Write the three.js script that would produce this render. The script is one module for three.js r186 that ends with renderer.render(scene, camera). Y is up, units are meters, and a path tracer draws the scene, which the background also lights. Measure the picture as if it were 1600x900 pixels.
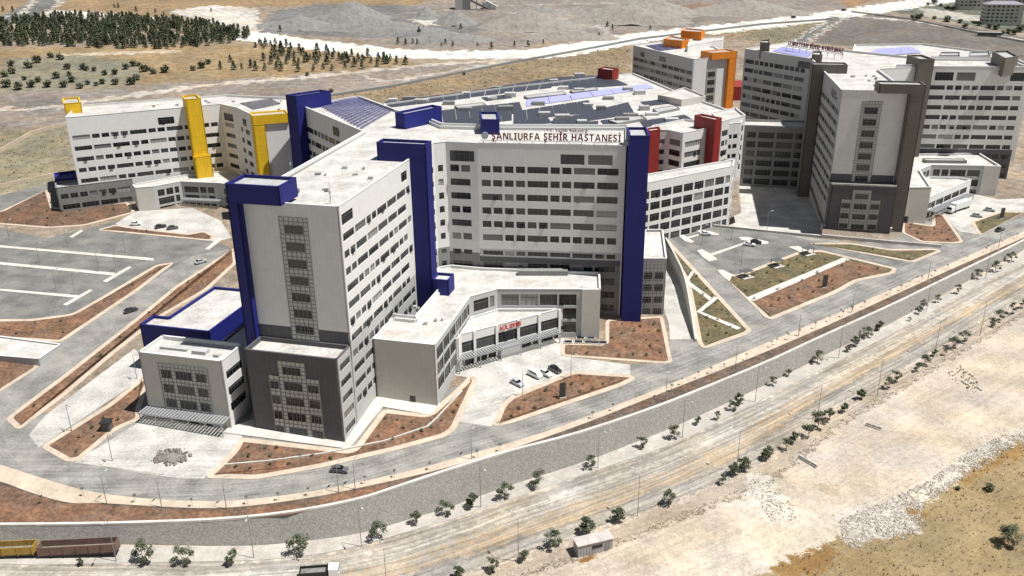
import * as THREE from 'three';
import { FontLoader } from 'three/addons/loaders/FontLoader.js';
import { TextGeometry } from 'three/addons/geometries/TextGeometry.js';
import { mergeGeometries } from 'three/addons/utils/BufferGeometryUtils.js';
import { createNoise2D } from 'simplex-noise';

// ---------- camera, sky, sun, exposure ----------
const scene = new THREE.Scene();
const camera = new THREE.PerspectiveCamera(36.6, 16 / 9, 1, 4000);
camera.position.set(0, 120, 0);
camera.rotation.order = 'YXZ';
camera.rotation.set(THREE.MathUtils.degToRad(-22), 0, THREE.MathUtils.degToRad(-0.585));
const renderer = new THREE.WebGLRenderer({ antialias: true });
renderer.toneMapping = THREE.LinearToneMapping;
renderer.toneMappingExposure = 1.36;
renderer.shadowMap.enabled = true;
{ // summer noon sky: pale dusty horizon, clear blue overhead
  const W = 256, H = 128, d = new Float32Array(W * H * 4);
  for (let j = 0; j < H; j++) {
    const el = Math.max(0, Math.sin(((j + 0.5) / H - 0.5) * Math.PI)), k = Math.pow(1 - el, 2.2);
    for (let i = 0; i < W; i++) {
      const o = (j * W + i) * 4;
      d[o] = 0.08 + 0.175 * k; d[o + 1] = 0.108 + 0.16 * k; d[o + 2] = 0.16 + 0.11 * k; d[o + 3] = 1;
    }
  }
  const sky = new THREE.DataTexture(d, W, H, THREE.RGBAFormat, THREE.FloatType);
  sky.mapping = THREE.EquirectangularReflectionMapping; sky.magFilter = THREE.LinearFilter; sky.needsUpdate = true;
  scene.background = sky; scene.environment = sky;
}
const sun = new THREE.DirectionalLight(new THREE.Color(1, 0.983, 0.955), 5);
sun.position.set(0.3938 * 900 + 20, 0.9135 * 900, 0.1018 * 900 - 300);
sun.target.position.set(20, 0, -300);
sun.castShadow = true; sun.shadow.mapSize.set(4096, 4096);
Object.assign(sun.shadow.camera, { left: -700, right: 700, top: 700, bottom: -400, near: 10, far: 2200 });
scene.add(sun, sun.target);

// ---------- helpers ----------
function rng(seed) { let a = seed >>> 0; return () => { a = (a + 0x6D2B79F5) >>> 0; let t = Math.imul(a ^ (a >>> 15), 1 | a); t = (t + Math.imul(t ^ (t >>> 7), 61 | t)) ^ t; return ((t ^ (t >>> 14)) >>> 0) / 4294967296; }; }
const n2 = createNoise2D(rng(7)), n2b = createNoise2D(rng(23));
function fbm(x, y, o = 4) { let s = 0, a = 0.5, f = 1; for (let i = 0; i < o; i++) { s += a * n2(x * f + i * 17.1, y * f - i * 9.3); a *= 0.5; f *= 2.03; } return s; }
const lerp = (a, b, t) => a + (b - a) * t, clamp = (v, a = 0, b = 1) => Math.min(b, Math.max(a, v));
const T = (x, z) => 0.085 * (-z - 200) - 0.02 * x;                         // the hospital's hillside
const SY = [[-260, -3], [-200, -3.2], [-109, -4.8], [-84, -6.1], [-60, -8.2], [-39, -9.6], [-15, -10.2], [3, -9.3], [26, -8.2], [65, -6.3], [92, -4.8], [115, -3.8], [157, -2], [178, -0.8], [248, 3.2], [350, 9], [520, 18]];
function Y(x, z) {                                                          // the street below the retaining wall
  const s = 0.85 * x - 0.53 * (z + 180);
  if (s <= SY[0][0]) return SY[0][1];
  for (let i = 1; i < SY.length; i++) if (s < SY[i][0]) return lerp(SY[i - 1][1], SY[i][1], (s - SY[i - 1][0]) / (SY[i][0] - SY[i - 1][0]));
  return SY[SY.length - 1][1];
}
const ORD = ['first', 'second', 'third', 'fourth', 'fifth', 'sixth', 'seventh', 'eighth', 'ninth', 'tenth', 'eleventh', 'twelfth', 'thirteenth', 'fourteenth', 'fifteenth', 'sixteenth', 'seventeenth', 'eighteenth', 'nineteenth', 'twentieth'], ord = i => i < 20 ? ORD[i] : i < 29 ? 'twenty-' + ORD[i - 20] : i === 29 ? 'thirtieth' : 'thirty-' + ORD[i - 30];
const used = {};
function numbered(n) { const k = used[n] = (used[n] ?? -1) + 1; return k ? n + '_' + String(k).padStart(3, '0') : n; }
function shade(o) { o.traverse(m => { if (m.isMesh) { m.castShadow = true; m.receiveShadow = true; } }); return o; }
function tag(o, label, category, group, kind) { if (label) o.userData.label = label; if (category) o.userData.category = category; if (group) o.userData.group = group; if (kind) o.userData.kind = kind; return o; }
function thing(name, label, category, [x, y, z] = [0, 0, 0], group, turn = 0) {
  const o = new THREE.Group(); o.name = numbered(name); o.position.set(x, y, z); o.rotation.y = turn; scene.add(o);
  return tag(o, label, category, group);
}
function top(name, geo, mat, label, category, group, kind) { const m = new THREE.Mesh(geo, mat); m.name = numbered(name); m.castShadow = m.receiveShadow = true; scene.add(m); return tag(m, label, category, group, kind); }
function part(parent, name, geo, mat, world = true) {                       // geometry in world metres goes under a thing standing at parent.position
  const m = new THREE.Mesh(geo, mat); m.name = name; m.castShadow = m.receiveShadow = true;
  if (world && parent.isGroup) m.position.copy(parent.position).negate();
  parent.add(m); return m;
}
function copy(o, x, y, z, turn, scale, label, group) {
  const c = o.clone(); c.name = numbered(o.name.replace(/_\d+$/, '')); c.position.set(x, y, z); c.rotation.y = turn; c.scale.setScalar(scale ?? 1);
  c.userData = { ...o.userData }; if (label) c.userData.label = label; if (group) c.userData.group = group; scene.add(c); return c;
}
// geometry builder: boxes and quads, uv in metres
class GB {
  constructor() { this.p = []; this.n = []; this.u = []; this.i = []; }
  quad(a, b, c, d, us = 1) {
    const k = this.p.length / 3, ab = [b[0] - a[0], b[1] - a[1], b[2] - a[2]], ad = [d[0] - a[0], d[1] - a[1], d[2] - a[2]];
    let n = [ab[1] * ad[2] - ab[2] * ad[1], ab[2] * ad[0] - ab[0] * ad[2], ab[0] * ad[1] - ab[1] * ad[0]]; const l = Math.hypot(...n) || 1; n = n.map(v => v / l);
    for (const q of [a, b, c, d]) {
      this.p.push(...q); this.n.push(...n);
      if (Math.abs(n[1]) > 0.6) this.u.push(q[0] * us, -q[2] * us); else if (Math.abs(n[2]) > Math.abs(n[0])) this.u.push(q[0] * us, q[1] * us); else this.u.push(q[2] * us, q[1] * us);
    }
    this.i.push(k, k + 1, k + 2, k, k + 2, k + 3); return this;
  }
  // box in the frame of an edge: x along e, y up, z outward
  box(fr, x0, x1, y0, y1, z0, z1) {
    const P = (x, y, z) => [fr.o[0] + fr.e[0] * x + fr.n[0] * z, y, fr.o[1] + fr.e[1] * x + fr.n[1] * z];
    const a = P(x0, y0, z1), b = P(x1, y0, z1), c = P(x1, y1, z1), d = P(x0, y1, z1), e = P(x0, y0, z0), f = P(x1, y0, z0), g = P(x1, y1, z0), h = P(x0, y1, z0);
    this.quad(a, b, c, d); this.quad(f, e, h, g); this.quad(b, f, g, c); this.quad(e, a, d, h); this.quad(d, c, g, h); this.quad(e, f, b, a); return this;
  }
  bx(x0, x1, y0, y1, z0, z1) { return this.box({ o: [0, 0], e: [1, 0], n: [0, 1] }, x0, x1, y0, y1, z0, z1); }
  geo() {
    const g = new THREE.BufferGeometry();
    g.setAttribute('position', new THREE.Float32BufferAttribute(this.p, 3)); g.setAttribute('normal', new THREE.Float32BufferAttribute(this.n, 3)); g.setAttribute('uv', new THREE.Float32BufferAttribute(this.u, 2));
    g.setIndex(this.i); return g;
  }
}
function area2(p) { let s = 0; for (let i = 0; i < p.length; i++) { const a = p[i], b = p[(i + 1) % p.length]; s += a[0] * b[1] - b[0] * a[1]; } return s; }
// frame of polygon edge i, seen from outside: x to the right, z outward
function edgeFrame(poly, i) {
  let a = poly[i], b = poly[(i + 1) % poly.length];
  if (area2(poly) > 0) [a, b] = [b, a];
  return frame(a, b);
}
function frame(a, b) { const L = Math.hypot(b[0] - a[0], b[1] - a[1]), e = [(b[0] - a[0]) / L, (b[1] - a[1]) / L]; return { o: a, e, n: [-e[1], e[0]], L, rot: Math.atan2(-e[1], e[0]) }; }
function inset(poly, d) {                                                   // parallel inward offset
  const s = Math.sign(area2(poly)), N = poly.length;
  return poly.map((p, i) => {
    const a = poly[(i + N - 1) % N], b = poly[(i + 1) % N];
    const l1 = Math.hypot(p[0] - a[0], p[1] - a[1]), l2 = Math.hypot(b[0] - p[0], b[1] - p[1]);
    const n1 = [-(p[1] - a[1]) / l1 * s, (p[0] - a[0]) / l1 * s], n2_ = [-(b[1] - p[1]) / l2 * s, (b[0] - p[0]) / l2 * s];
    const k = Math.max(0.35, 1 + n1[0] * n2_[0] + n1[1] * n2_[1]);
    return [p[0] + d * (n1[0] + n2_[0]) / k, p[1] + d * (n1[1] + n2_[1]) / k];
  });
}
function smoothPoly(p, r) {                                                 // round the corners of a kerb line
  const o = [], N = p.length;
  for (let i = 0; i < N; i++) {
    const a = p[(i + N - 1) % N], b = p[i], c = p[(i + 1) % N], la = Math.hypot(a[0] - b[0], a[1] - b[1]), lc = Math.hypot(c[0] - b[0], c[1] - b[1]), t = Math.min(r, la * 0.4, lc * 0.4);
    const q0 = [b[0] + (a[0] - b[0]) / la * t, b[1] + (a[1] - b[1]) / la * t], q1 = [b[0] + (c[0] - b[0]) / lc * t, b[1] + (c[1] - b[1]) / lc * t];
    for (let k = 0; k <= 4; k++) { const s = k / 4; o.push([(1 - s) * (1 - s) * q0[0] + 2 * s * (1 - s) * b[0] + s * s * q1[0], (1 - s) * (1 - s) * q0[1] + 2 * s * (1 - s) * b[1] + s * s * q1[1]]); }
  }
  return o;
}
function flat(poly, yf, holes = [], us = 1) {                               // polygon laid at height yf(x, z), uv in metres
  const sh = new THREE.Shape(poly.map(p => new THREE.Vector2(p[0], -p[1])));
  for (const h of holes) sh.holes.push(new THREE.Path(h.map(p => new THREE.Vector2(p[0], -p[1]))));
  const g = new THREE.ShapeGeometry(sh), p = g.attributes.position, uv = g.attributes.uv;
  for (let i = 0; i < p.count; i++) { const x = p.getX(i), z = -p.getY(i); p.setXYZ(i, x, yf(x, z), z); uv.setXY(i, x * us, -z * us); }
  g.computeVertexNormals(); return g;
}
function slab(poly, yTop, depth) {                                          // polygon with a vertical skirt
  const gb = new GB(), s = area2(poly) > 0;
  for (let i = 0; i < poly.length; i++) { let a = poly[i], b = poly[(i + 1) % poly.length]; if (s) [a, b] = [b, a]; const ya = yTop(...a), yb = yTop(...b); gb.quad([a[0], ya - depth, a[1]], [b[0], yb - depth, b[1]], [b[0], yb, b[1]], [a[0], ya, a[1]]); }
  return mergeGeometries([flat(poly, yTop).toNonIndexed(), gb.geo().toNonIndexed()]);
}
function inPoly(p, x, z) { let c = false; for (let i = 0, j = p.length - 1; i < p.length; j = i++) if ((p[i][1] > z) !== (p[j][1] > z) && x < (p[j][0] - p[i][0]) * (z - p[i][1]) / (p[j][1] - p[i][1]) + p[i][0]) c = !c; return c; }
function segDist(p, q, x, z) { const dx = q[0] - p[0], dz = q[1] - p[1], t = clamp(((x - p[0]) * dx + (z - p[1]) * dz) / (dx * dx + dz * dz)); return Math.hypot(x - p[0] - dx * t, z - p[1] - dz * t); }
function lineDist(l, x, z) { let m = 1e9; for (let i = 1; i < l.length; i++) m = Math.min(m, segDist(l[i - 1], l[i], x, z)); return m; }
function offsetLine(l, d) {                                                 // to the right-hand (camera) side for d > 0 when the line runs left to right
  return l.map((p, i) => { const a = l[Math.max(0, i - 1)], b = l[Math.min(l.length - 1, i + 1)], L = Math.hypot(b[0] - a[0], b[1] - a[1]); return [p[0] - (b[1] - a[1]) / L * d, p[1] + (b[0] - a[0]) / L * d]; });
}
function strip(l0, l1, yf0, yf1 = yf0) { const gb = new GB(); for (let i = 1; i < l0.length; i++) { const a = l0[i - 1], b = l0[i], c = l1[i], d = l1[i - 1]; gb.quad([d[0], yf1(...d), d[1]], [c[0], yf1(...c), c[1]], [b[0], yf0(...b), b[1]], [a[0], yf0(...a), a[1]]); } return gb.geo(); }
function resample(l, step) { const o = [l[0]]; for (let i = 1; i < l.length; i++) { const a = l[i - 1], b = l[i], n = Math.max(1, Math.round(Math.hypot(b[0] - a[0], b[1] - a[1]) / step)); for (let k = 1; k <= n; k++) o.push([lerp(a[0], b[0], k / n), lerp(a[1], b[1], k / n)]); } return o; }
function smoothLine(l) { let o = l; for (let k = 0; k < 2; k++) { const q = [o[0]]; for (let i = 1; i < o.length; i++) { const a = o[i - 1], b = o[i]; q.push([lerp(a[0], b[0], 0.25), lerp(a[1], b[1], 0.25)], [lerp(a[0], b[0], 0.75), lerp(a[1], b[1], 0.75)]); } q.push(o[o.length - 1]); o = q; } return o; }

// ---------- textures and materials ----------
function dataTex(W, H, fn, rep) {
  const d = new Uint8Array(W * H * 4);
  for (let j = 0; j < H; j++) for (let i = 0; i < W; i++) { const c = fn(i, j), o = (j * W + i) * 4; d[o] = clamp(c[0], 0, 255); d[o + 1] = clamp(c[1], 0, 255); d[o + 2] = clamp(c[2], 0, 255); d[o + 3] = 255; }
  const t = new THREE.DataTexture(d, W, H); t.colorSpace = THREE.SRGBColorSpace; t.magFilter = THREE.LinearFilter; t.minFilter = THREE.LinearMipmapLinearFilter; t.generateMipmaps = true; t.anisotropy = 8;
  t.wrapS = t.wrapT = THREE.RepeatWrapping; if (rep) t.repeat.set(rep, rep); t.needsUpdate = true; return t;
}
// land-cover map over x0..x1, z0..z1 (uv in metres): flat colours painted in metres, edges frayed and grain added by noise
function landMap(W, H, x0, x1, z0, z1, paint, fray, grain) {
  const c = document.createElement('canvas'); c.width = W; c.height = H; const g = c.getContext('2d');
  const X = x => (x - x0) / (x1 - x0) * W, Z = z => (z - z0) / (z1 - z0) * H;
  const api = {
    fill(col, poly) { g.fillStyle = col; g.beginPath(); poly.forEach((p, i) => i ? g.lineTo(X(p[0]), Z(p[1])) : g.moveTo(X(p[0]), Z(p[1]))); g.closePath(); g.fill(); },
    line(col, w, pts) { g.strokeStyle = col; g.lineWidth = w / (x1 - x0) * W; g.lineJoin = g.lineCap = 'round'; g.beginPath(); pts.forEach((p, i) => i ? g.lineTo(X(p[0]), Z(p[1])) : g.moveTo(X(p[0]), Z(p[1]))); g.stroke(); },
    all(col) { g.fillStyle = col; g.fillRect(0, 0, W, H); }, alpha(a) { g.globalAlpha = a; }
  };
  paint(api);
  const src = g.getImageData(0, 0, W, H).data, sx = (x1 - x0) / W, sz = (z1 - z0) / H;
  const t = dataTex(W, H, (i, jj) => {
    const j = H - 1 - jj, x = x0 + (i + 0.5) * sx, z = z0 + (j + 0.5) * sz;
    const wx = n2(x / fray * 0.35, z / fray * 0.35) * fray + n2b(x / fray * 1.7, z / fray * 1.7) * fray * 0.4, wz = n2b(x / fray * 0.35 + 9, z / fray * 0.35) * fray + n2(x / fray * 1.7, z / fray * 1.7 + 5) * fray * 0.4;
    const h1 = Math.sin(i * 12.9898 + j * 78.233) * 43758.5453, h2 = Math.sin(i * 39.346 + j * 11.135) * 24634.6345, a = clamp(Math.round(i + wx / sx + (h1 - Math.floor(h1) - 0.5) * 5), 0, W - 1), b = clamp(Math.round(j + wz / sz + (h2 - Math.floor(h2) - 0.5) * 5), 0, H - 1), o = (b * W + a) * 4;
    return grain(src[o], src[o + 1], src[o + 2], x, z);
  });
  t.wrapS = t.wrapT = THREE.ClampToEdgeWrapping;
  t.repeat.set(1 / (x1 - x0), 1 / (z1 - z0)); t.offset.set(-x0 / (x1 - x0), z1 / (z1 - z0));
  return t;
}
// tiling value noise on an n x n lattice
function lattice(n, seed) { const r = rng(seed), v = new Float32Array(n * n); for (let i = 0; i < n * n; i++) v[i] = r() * 2 - 1; return (x, y) => { const xi = Math.floor(x), yi = Math.floor(y), fx = x - xi, fy = y - yi, sx = fx * fx * (3 - 2 * fx), sy = fy * fy * (3 - 2 * fy), g = (a, b) => v[((b % n + n) % n) * n + ((a % n + n) % n)]; return lerp(lerp(g(xi, yi), g(xi + 1, yi), sx), lerp(g(xi, yi + 1), g(xi + 1, yi + 1), sx), sy); }; }
const grainTex = (seed, amp, size) => {                                        // tiling neutral grain, one tile = size metres
  const oct = [4, 8, 16, 32, 64, 128, 256].map((n, k) => lattice(n, seed * 97 + k));
  return dataTex(512, 512, (i, j) => { let a = 0; oct.forEach((f, k) => { const n = 4 << k; a += f(i / 512 * n, j / 512 * n) * [0.3, 0.34, 0.36, 0.34, 0.3, 0.28, 0.26][k]; }); const k = 236 + amp * a * 24; return [k, k * 0.994, k * 0.982]; }, 1 / size);
};
// metal cladding panels: slight differences of tone from sheet to sheet, dark joints, dust
const panelTex = (seed, pw, ph, tone, joint, dirt) => { const r = rng(seed), t = Array.from({ length: 64 * 64 }, () => r()), oct = [8, 32, 128].map((n, k) => lattice(n, seed * 31 + k)); const px = 512 / 16, py = 512 / 8; const q = dataTex(512, 512, (i, j) => { const a = Math.floor(i / px), b = Math.floor(j / py), e = i % px < 1.2 || j % py < 1.2 ? joint : 1; let n = 0; oct.forEach((f, k) => { n += f(i / 512 * [8, 32, 128][k], j / 512 * [8, 32, 128][k]) * dirt; }); const k = (238 + (t[b * 16 + a] - 0.5) * tone + n) * e; return [k, k * 0.996, k * 0.985]; }); q.repeat.set(1 / (16 * pw), 1 / (8 * ph)); return q; };
const P1 = panelTex(5, 1.3, 2.25, 4, 0.965, 2), P2 = panelTex(9, 1.25, 3.0, 11, 0.86, 4);
const roofTex = (() => { const oct = [6, 12, 24, 48, 96, 192, 384].map((n, k) => lattice(n, 700 + k)); return dataTex(1024, 1024, (i, j) => { let a = 0, b = 0; oct.forEach((f, k) => { const n = 6 << k, v = f(i / 1024 * n, j / 1024 * n); a += v * [0.3, 0.3, 0.3, 0.28, 0.26, 0.3, 0.3][k]; if (k < 4) b += f(i / 1024 * n + 3.3, j / 1024 * n + 1.7) * [0.5, 0.4, 0.3, 0.2][k]; }); const seam = j % 128 < 1 ? 0.93 : 1, k = (226 + a * 36) * seam, s = clamp((b - 0.28) * 2.2) * 0.42; return [lerp(k, 206, s), lerp(k * 0.99, 184, s), lerp(k * 0.97, 166, s)]; }, 1 / 37); })();
const G1 = grainTex(3, 0.45, 23), G2 = grainTex(11, 1.0, 31), G3 = grainTex(19, 1.7, 17);
const lin = (r, g, b) => new THREE.Color().setRGB(r, g, b);
const mat = (c, rough = 0.85, o = {}) => new THREE.MeshStandardMaterial({ color: c, roughness: rough, metalness: 0, ...o });
const M = {
  white: mat(lin(0.78, 0.778, 0.77), 0.75, { map: P1 }), lightGrey: mat(lin(0.49, 0.495, 0.49), 0.75, { map: P1 }), midGrey: mat(lin(0.25, 0.25, 0.245), 0.8, { map: P2 }), darkGrey: mat(lin(0.105, 0.103, 0.112), 0.7, { map: P2 }),
  beige: mat(lin(0.60, 0.585, 0.54), 0.8, { map: P1 }), roof: mat(lin(0.59, 0.582, 0.566), 0.8, { map: roofTex }), roofGrey: mat(lin(0.42, 0.42, 0.42), 0.85, { map: G2 }), coping: mat(lin(0.62, 0.62, 0.60), 0.6),
  blue: mat(lin(0.004, 0.007, 0.155), 0.7, { map: P2 }), blueBox: mat(lin(0.005, 0.01, 0.175), 0.7, { map: P2 }), yellow: mat(lin(0.80, 0.50, 0.012), 0.55, { map: P2 }), orange: mat(lin(0.78, 0.25, 0.02), 0.55, { map: P2 }), red: mat(lin(0.27, 0.022, 0.016), 0.6, { map: P2 }), taupe: mat(lin(0.165, 0.147, 0.125), 0.75, { map: P2 }),
  curtain: mat(lin(0.46, 0.455, 0.425), 0.45), mullion: mat(lin(0.16, 0.16, 0.15), 0.5), frame: mat(lin(0.13, 0.13, 0.125), 0.5), door: mat(lin(0.03, 0.03, 0.032), 0.4), metal: mat(lin(0.42, 0.43, 0.44), 0.4, { metalness: 0.6 }), lampPole: mat(lin(0.30, 0.30, 0.30), 0.5, { metalness: 0.5 }), sign: mat(lin(0.15, 0.008, 0.012), 0.55), brightSign: mat(lin(0.45, 0.01, 0.015), 0.5), logo: mat(lin(0.45, 0.46, 0.5), 0.5),
  louvre: mat(lin(0.27, 0.275, 0.28), 0.5), pv: mat(lin(0.045, 0.048, 0.062), 0.35), pvBlue: mat(lin(0.33, 0.33, 0.58), 0.35), plant: mat(lin(0.42, 0.42, 0.41), 0.7), dark: mat(lin(0.02, 0.02, 0.02), 0.6), tyre: mat(lin(0.015, 0.015, 0.015), 0.9),
};
const glass = [[0.008, 0.009, 0.01], [0.014, 0.016, 0.017], [0.03, 0.032, 0.032], [0.065, 0.068, 0.065], [0.17, 0.17, 0.16], [0.30, 0.30, 0.285]].map(c => mat(lin(...c), 0.12));
const pickGlass = r => glass[r < 0.24 ? 0 : r < 0.52 ? 1 : r < 0.7 ? 2 : r < 0.84 ? 3 : r < 0.94 ? 4 : 5];

// ---------- the ground ----------
const wallTop = smoothLine([[-420, -158], [-200, -159.5], ...[[-114.8,-160.8],[-86.6,-161.5],[-58.5,-163.6],[-37.7,-169.2],[-27.2,-174.9],[-16.1,-181],[-0.4,-189],[9.8,-193.1],[20.6,-198.2],[39,-208.3],[54.1,-217.9],[76.1,-232.3],[94.9,-246.1],[129.8,-270.6],[146,-282.8],[202,-324.5]], [300, -399], [520, -566]]);
const court = [...[[81.2,-336.6],[102.5,-330.5],[122.5,-325.9]], [126.6, -337], [139, -400], [141, -404], [110, -411.5], [101, -372], [97, -352]];
const ramp = [...[[49,-244.6],[56.8,-244.8],[58.3,-258.3],[61.8,-289.9],[60.9,-308.9],[59.9,-326.4]], [53.5, -298], [50.3, -262], ...[[50.5,-261.2],[50.5,-256]]];
const far = { x0: -560, x1: 600, z0: -980, z1: -150 };
const grainFar = (r, g, b, x, z) => {
  const m = 1 + 0.16 * fbm(x / 60, z / 60, 4) + 0.2 * fbm(x / 9, z / 9, 3) + 0.16 * n2b(x * 0.8, z * 0.8), w = fbm(x / 35 + 50, z / 22, 3);
  const veg = clamp((fbm(x / 5, z / 5, 3) - 0.16) * 3) * clamp(0.5 + w * 2) * (r > g * 1.08 && r < 205 ? 0.55 : 0.1);
  return [lerp(r * m * (1 + 0.05 * w), 92, veg), lerp(g * m, 86, veg), lerp(b * m * (1 - 0.07 * w), 62, veg)];
};
const farMap = landMap(2048, 2048, far.x0, far.x1, far.z0, far.z1, p => {
  p.all('#a3927f');
  p.fill('#a28a66', [[-443.1,-658.4],[-376.1,-664],[-199.1,-689.5],[-173.4,-705.7],[-71.2,-635.3],[-67.4,-619.3],[-150.9,-587.3],[-226,-561.6],[-308.8,-534.3],[-352.8,-512]]);
  p.fill('#a08663', [[-601,-914.1],[-476.5,-931.7],[-63.8,-961.7],[-94,-862.5],[-192.3,-870.8],[-248.1,-852.4],[-304.4,-801.1],[-412.4,-834.7],[-421.4,-793.9],[-497.8,-747]]);
  p.fill('#a38260', [[173.9,-979],[420.8,-997],[334.2,-890.3],[243.3,-855.3],[175.7,-880]]);
  p.fill('#9c8f83', [[-352.8,-512],[-311.1,-538.8],[-225.4,-559.9],[-150.1,-583.7],[-69.6,-619.2],[1.7,-636.6],[105.2,-725.6],[103.1,-710.1],[1.6,-626.4],[-75.5,-557.9],[-121.2,-525.1],[-222,-509.8],[-240.4,-476.3],[-268.2,-456.2],[-304.8,-434.2]]);
  p.fill('#8d8379', [[-294.5,-528.8],[-273.3,-532.6],[-244.6,-502.1],[-250,-482.2],[-280.7,-494.1]]);
  p.fill('#958a80', [[-95.5,-877.2],[139.4,-976.5],[349.3,-991.8],[323.5,-860.3],[232.3,-814.1],[108.9,-752.9],[32.6,-716.6],[1.8,-676],[-75.4,-676.8],[-118.8,-708.6]]);
  p.fill('#a59a90', [[2.6,-840.2],[64.5,-880.2],[92.3,-796.3],[37.9,-722.1],[7.5,-747.3]]);
  p.fill('#8c8378', [[79.8,-845],[158.2,-886.4],[216.1,-867.9],[157.7,-784.8],[98.8,-758]]);
  p.fill('#7f7c78', [[-203.5,-735.6],[-216.7,-833.3],[-181.7,-879.1],[-95.5,-877.2],[-42.9,-804.1],[2.2,-764.1],[-79.3,-715.8],[-130.4,-718.3],[-167.3,-724.2]]);
  p.fill('#6c6a67', [[-161.9,-790.6],[-153.7,-823.6],[-119.3,-825.7],[-114.7,-799.8],[-135.7,-782.9]]);
  p.fill('#cfc8bd', [[-87.9,-801.4],[-65.9,-809.1],[-41.7,-779.3],[-74,-771.5]]);
  p.fill('#8f8872', [[-357.5,-628],[-310.3,-642.9],[-259.9,-624.4],[-236.9,-571.3],[-242,-551.1],[-308.8,-534.3]]);
  p.fill('#e2dccf', [[-425,-826.9],[-396.6,-825.3],[-337,-805.6],[-304.9,-794.6],[-283.7,-765.2],[-340.5,-786.2],[-403.7,-791.8]]);
  p.fill('#d8cfc2', [[-310.8,-827.3],[-281.7,-864.9],[-236.4,-853.2],[-195.6,-714.8],[-213.7,-735.1],[-252,-767.1]]);
  p.fill('#c9b9a0', [[-325.7,-646.5],[-253.4,-663.3],[-248,-668.1],[-241.2,-655],[-317.4,-638.3]]);
  p.fill('#9a8567', [[-121.2,-525.1],[-75.7,-559.5],[1.6,-630.5],[104.1,-717.8],[219.8,-788.4],[297,-818],[223.5,-706.3],[182.4,-724.5],[94.2,-699.7],[81.7,-601],[1.3,-564.3],[-75.1,-522.5]]);
  p.fill('#948a70', [[-304.2,-433.1],[-268.2,-456.2],[-239.2,-469],[-194.4,-381.2],[-209.1,-375],[-222.6,-368.3],[-250,-345.3]]);
  p.fill('#7a726a', [[308.7,-831.8],[349.7,-861.9],[417.6,-770],[445.6,-705.3],[399.3,-626.5],[317.3,-677.7],[242.1,-717.3]]);
  p.fill('#8b8068', [[221.4,-773.6],[294.7,-811.4],[223.5,-706.3],[183.6,-729.8]]);
  p.fill('#6f7263', [[360.4,-877.1],[419,-927.3],[592.4,-955.7],[468.8,-745],[423.7,-782]]);
  p.fill('#bdb7aa', [[405.1,-894.9],[441.8,-853.6],[428,-819.3],[383,-843.1]]);
  p.line('#f0ebe1', 40, [[-206,-719.4],[-171.7,-698.3],[-92.8,-662.2],[-45.1,-655.7],[25.5,-663.5],[105.9,-730.9],[228,-798.1],[323.5,-860.3],[457.6,-955],[541.9,-1015.3]]);
  p.line('#cdc2b3', 9, [[-311.1,-497],[-269.7,-501.2],[-230.4,-531.3],[-189.5,-561.4],[-141,-580.6],[-102.2,-600.4],[-69.4,-617.2],[1.7,-645]]);
  p.line('#c2b7aa', 7, [[-101.4,-594.9],[-81.4,-572.7],[-41.9,-603.1],[-2.9,-636.4]]);
  p.line('#b9aea1', 7, [[2.6,-840.2],[75.3,-795.3],[84.4,-724.5]]); p.line('#b9aea1', 7, [[81,-795.7],[158.2,-886.4],[244.6,-907.6]]); p.line('#b3a89b', 6, [[-91.2,-834.3],[2.8,-883.7],[130,-907.8]]);
  p.line('#d0c7b8', 7, [[292.6,-858.4],[366.9,-818.9],[408.8,-752.7],[429,-711.9]]);
  p.line('#7d7a74', 15, [[230.7,-716.8],[265.2,-773.1],[301.5,-831.4]]); p.line('#ddd6ca', 2.5, [[224.5,-716.4],[259.6,-772.8],[290.9,-824.1]]); p.line('#ddd6ca', 2.5, [[238,-717.1],[270.8,-773.4],[309.9,-835.3]]);
  p.line('#77756f', 34, [[-440.1,-728],[-427.6,-806.5],[-440.5,-869.3],[-464,-932.6]]); p.line('#d6cdbf', 4, [[-449.1,-744.1],[-433,-812.8],[-454.6,-876],[-477.7,-931.6]]); p.line('#d6cdbf', 4, [[-415.4,-710.7],[-410.3,-788.3],[-422,-855.6],[-448.9,-925.1]]);
}, 4, grainFar);
const groundGeo = flat([...wallTop, [1300, -1000], [1300, -1600], [-1300, -1600], [-1300, -158]], T, [court, ramp]);
tag(top('ground', groundGeo, mat(lin(0.62, 0.62, 0.62), 0.95, { map: farMap })), 'sunburnt hillside earth that carries the hospital', null, null, 'structure');

// the lower land beside the street
const wallFoot = offsetLine(wallTop, 1.9);
const streetTop = smoothLine([[-260, -154.5], ...[[-111,-152.1],[-91,-153.3],[-57.4,-156.7],[-43.9,-159.8],[-33.8,-164.2],[-23.3,-169.8],[-0.5,-180.6],[20.2,-190.6],[42.5,-200.5],[74.2,-223.1],[98.6,-240.3],[142,-271.8],[163.5,-288.8],[195.8,-311.5]], [330, -406]]);
const streetBot = smoothLine([[-260, -141.5], ...[[-101.6,-134.8],[-64.7,-136.8],[-40.2,-141.2],[-22.6,-149.2],[-11.9,-154.9],[-0.6,-160.1],[14.3,-166.1],[28.1,-173.1],[42.9,-180.1],[61,-189.4],[84.7,-212.3],[102.9,-225.3],[130.9,-246.7],[180.8,-283.7]], [340, -380]]);
const wallTopCoarse = wallTop.filter((p, i) => i % 4 === 0 || i === wallTop.length - 1), streetFine = resample(streetTop, 1.5);
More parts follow.
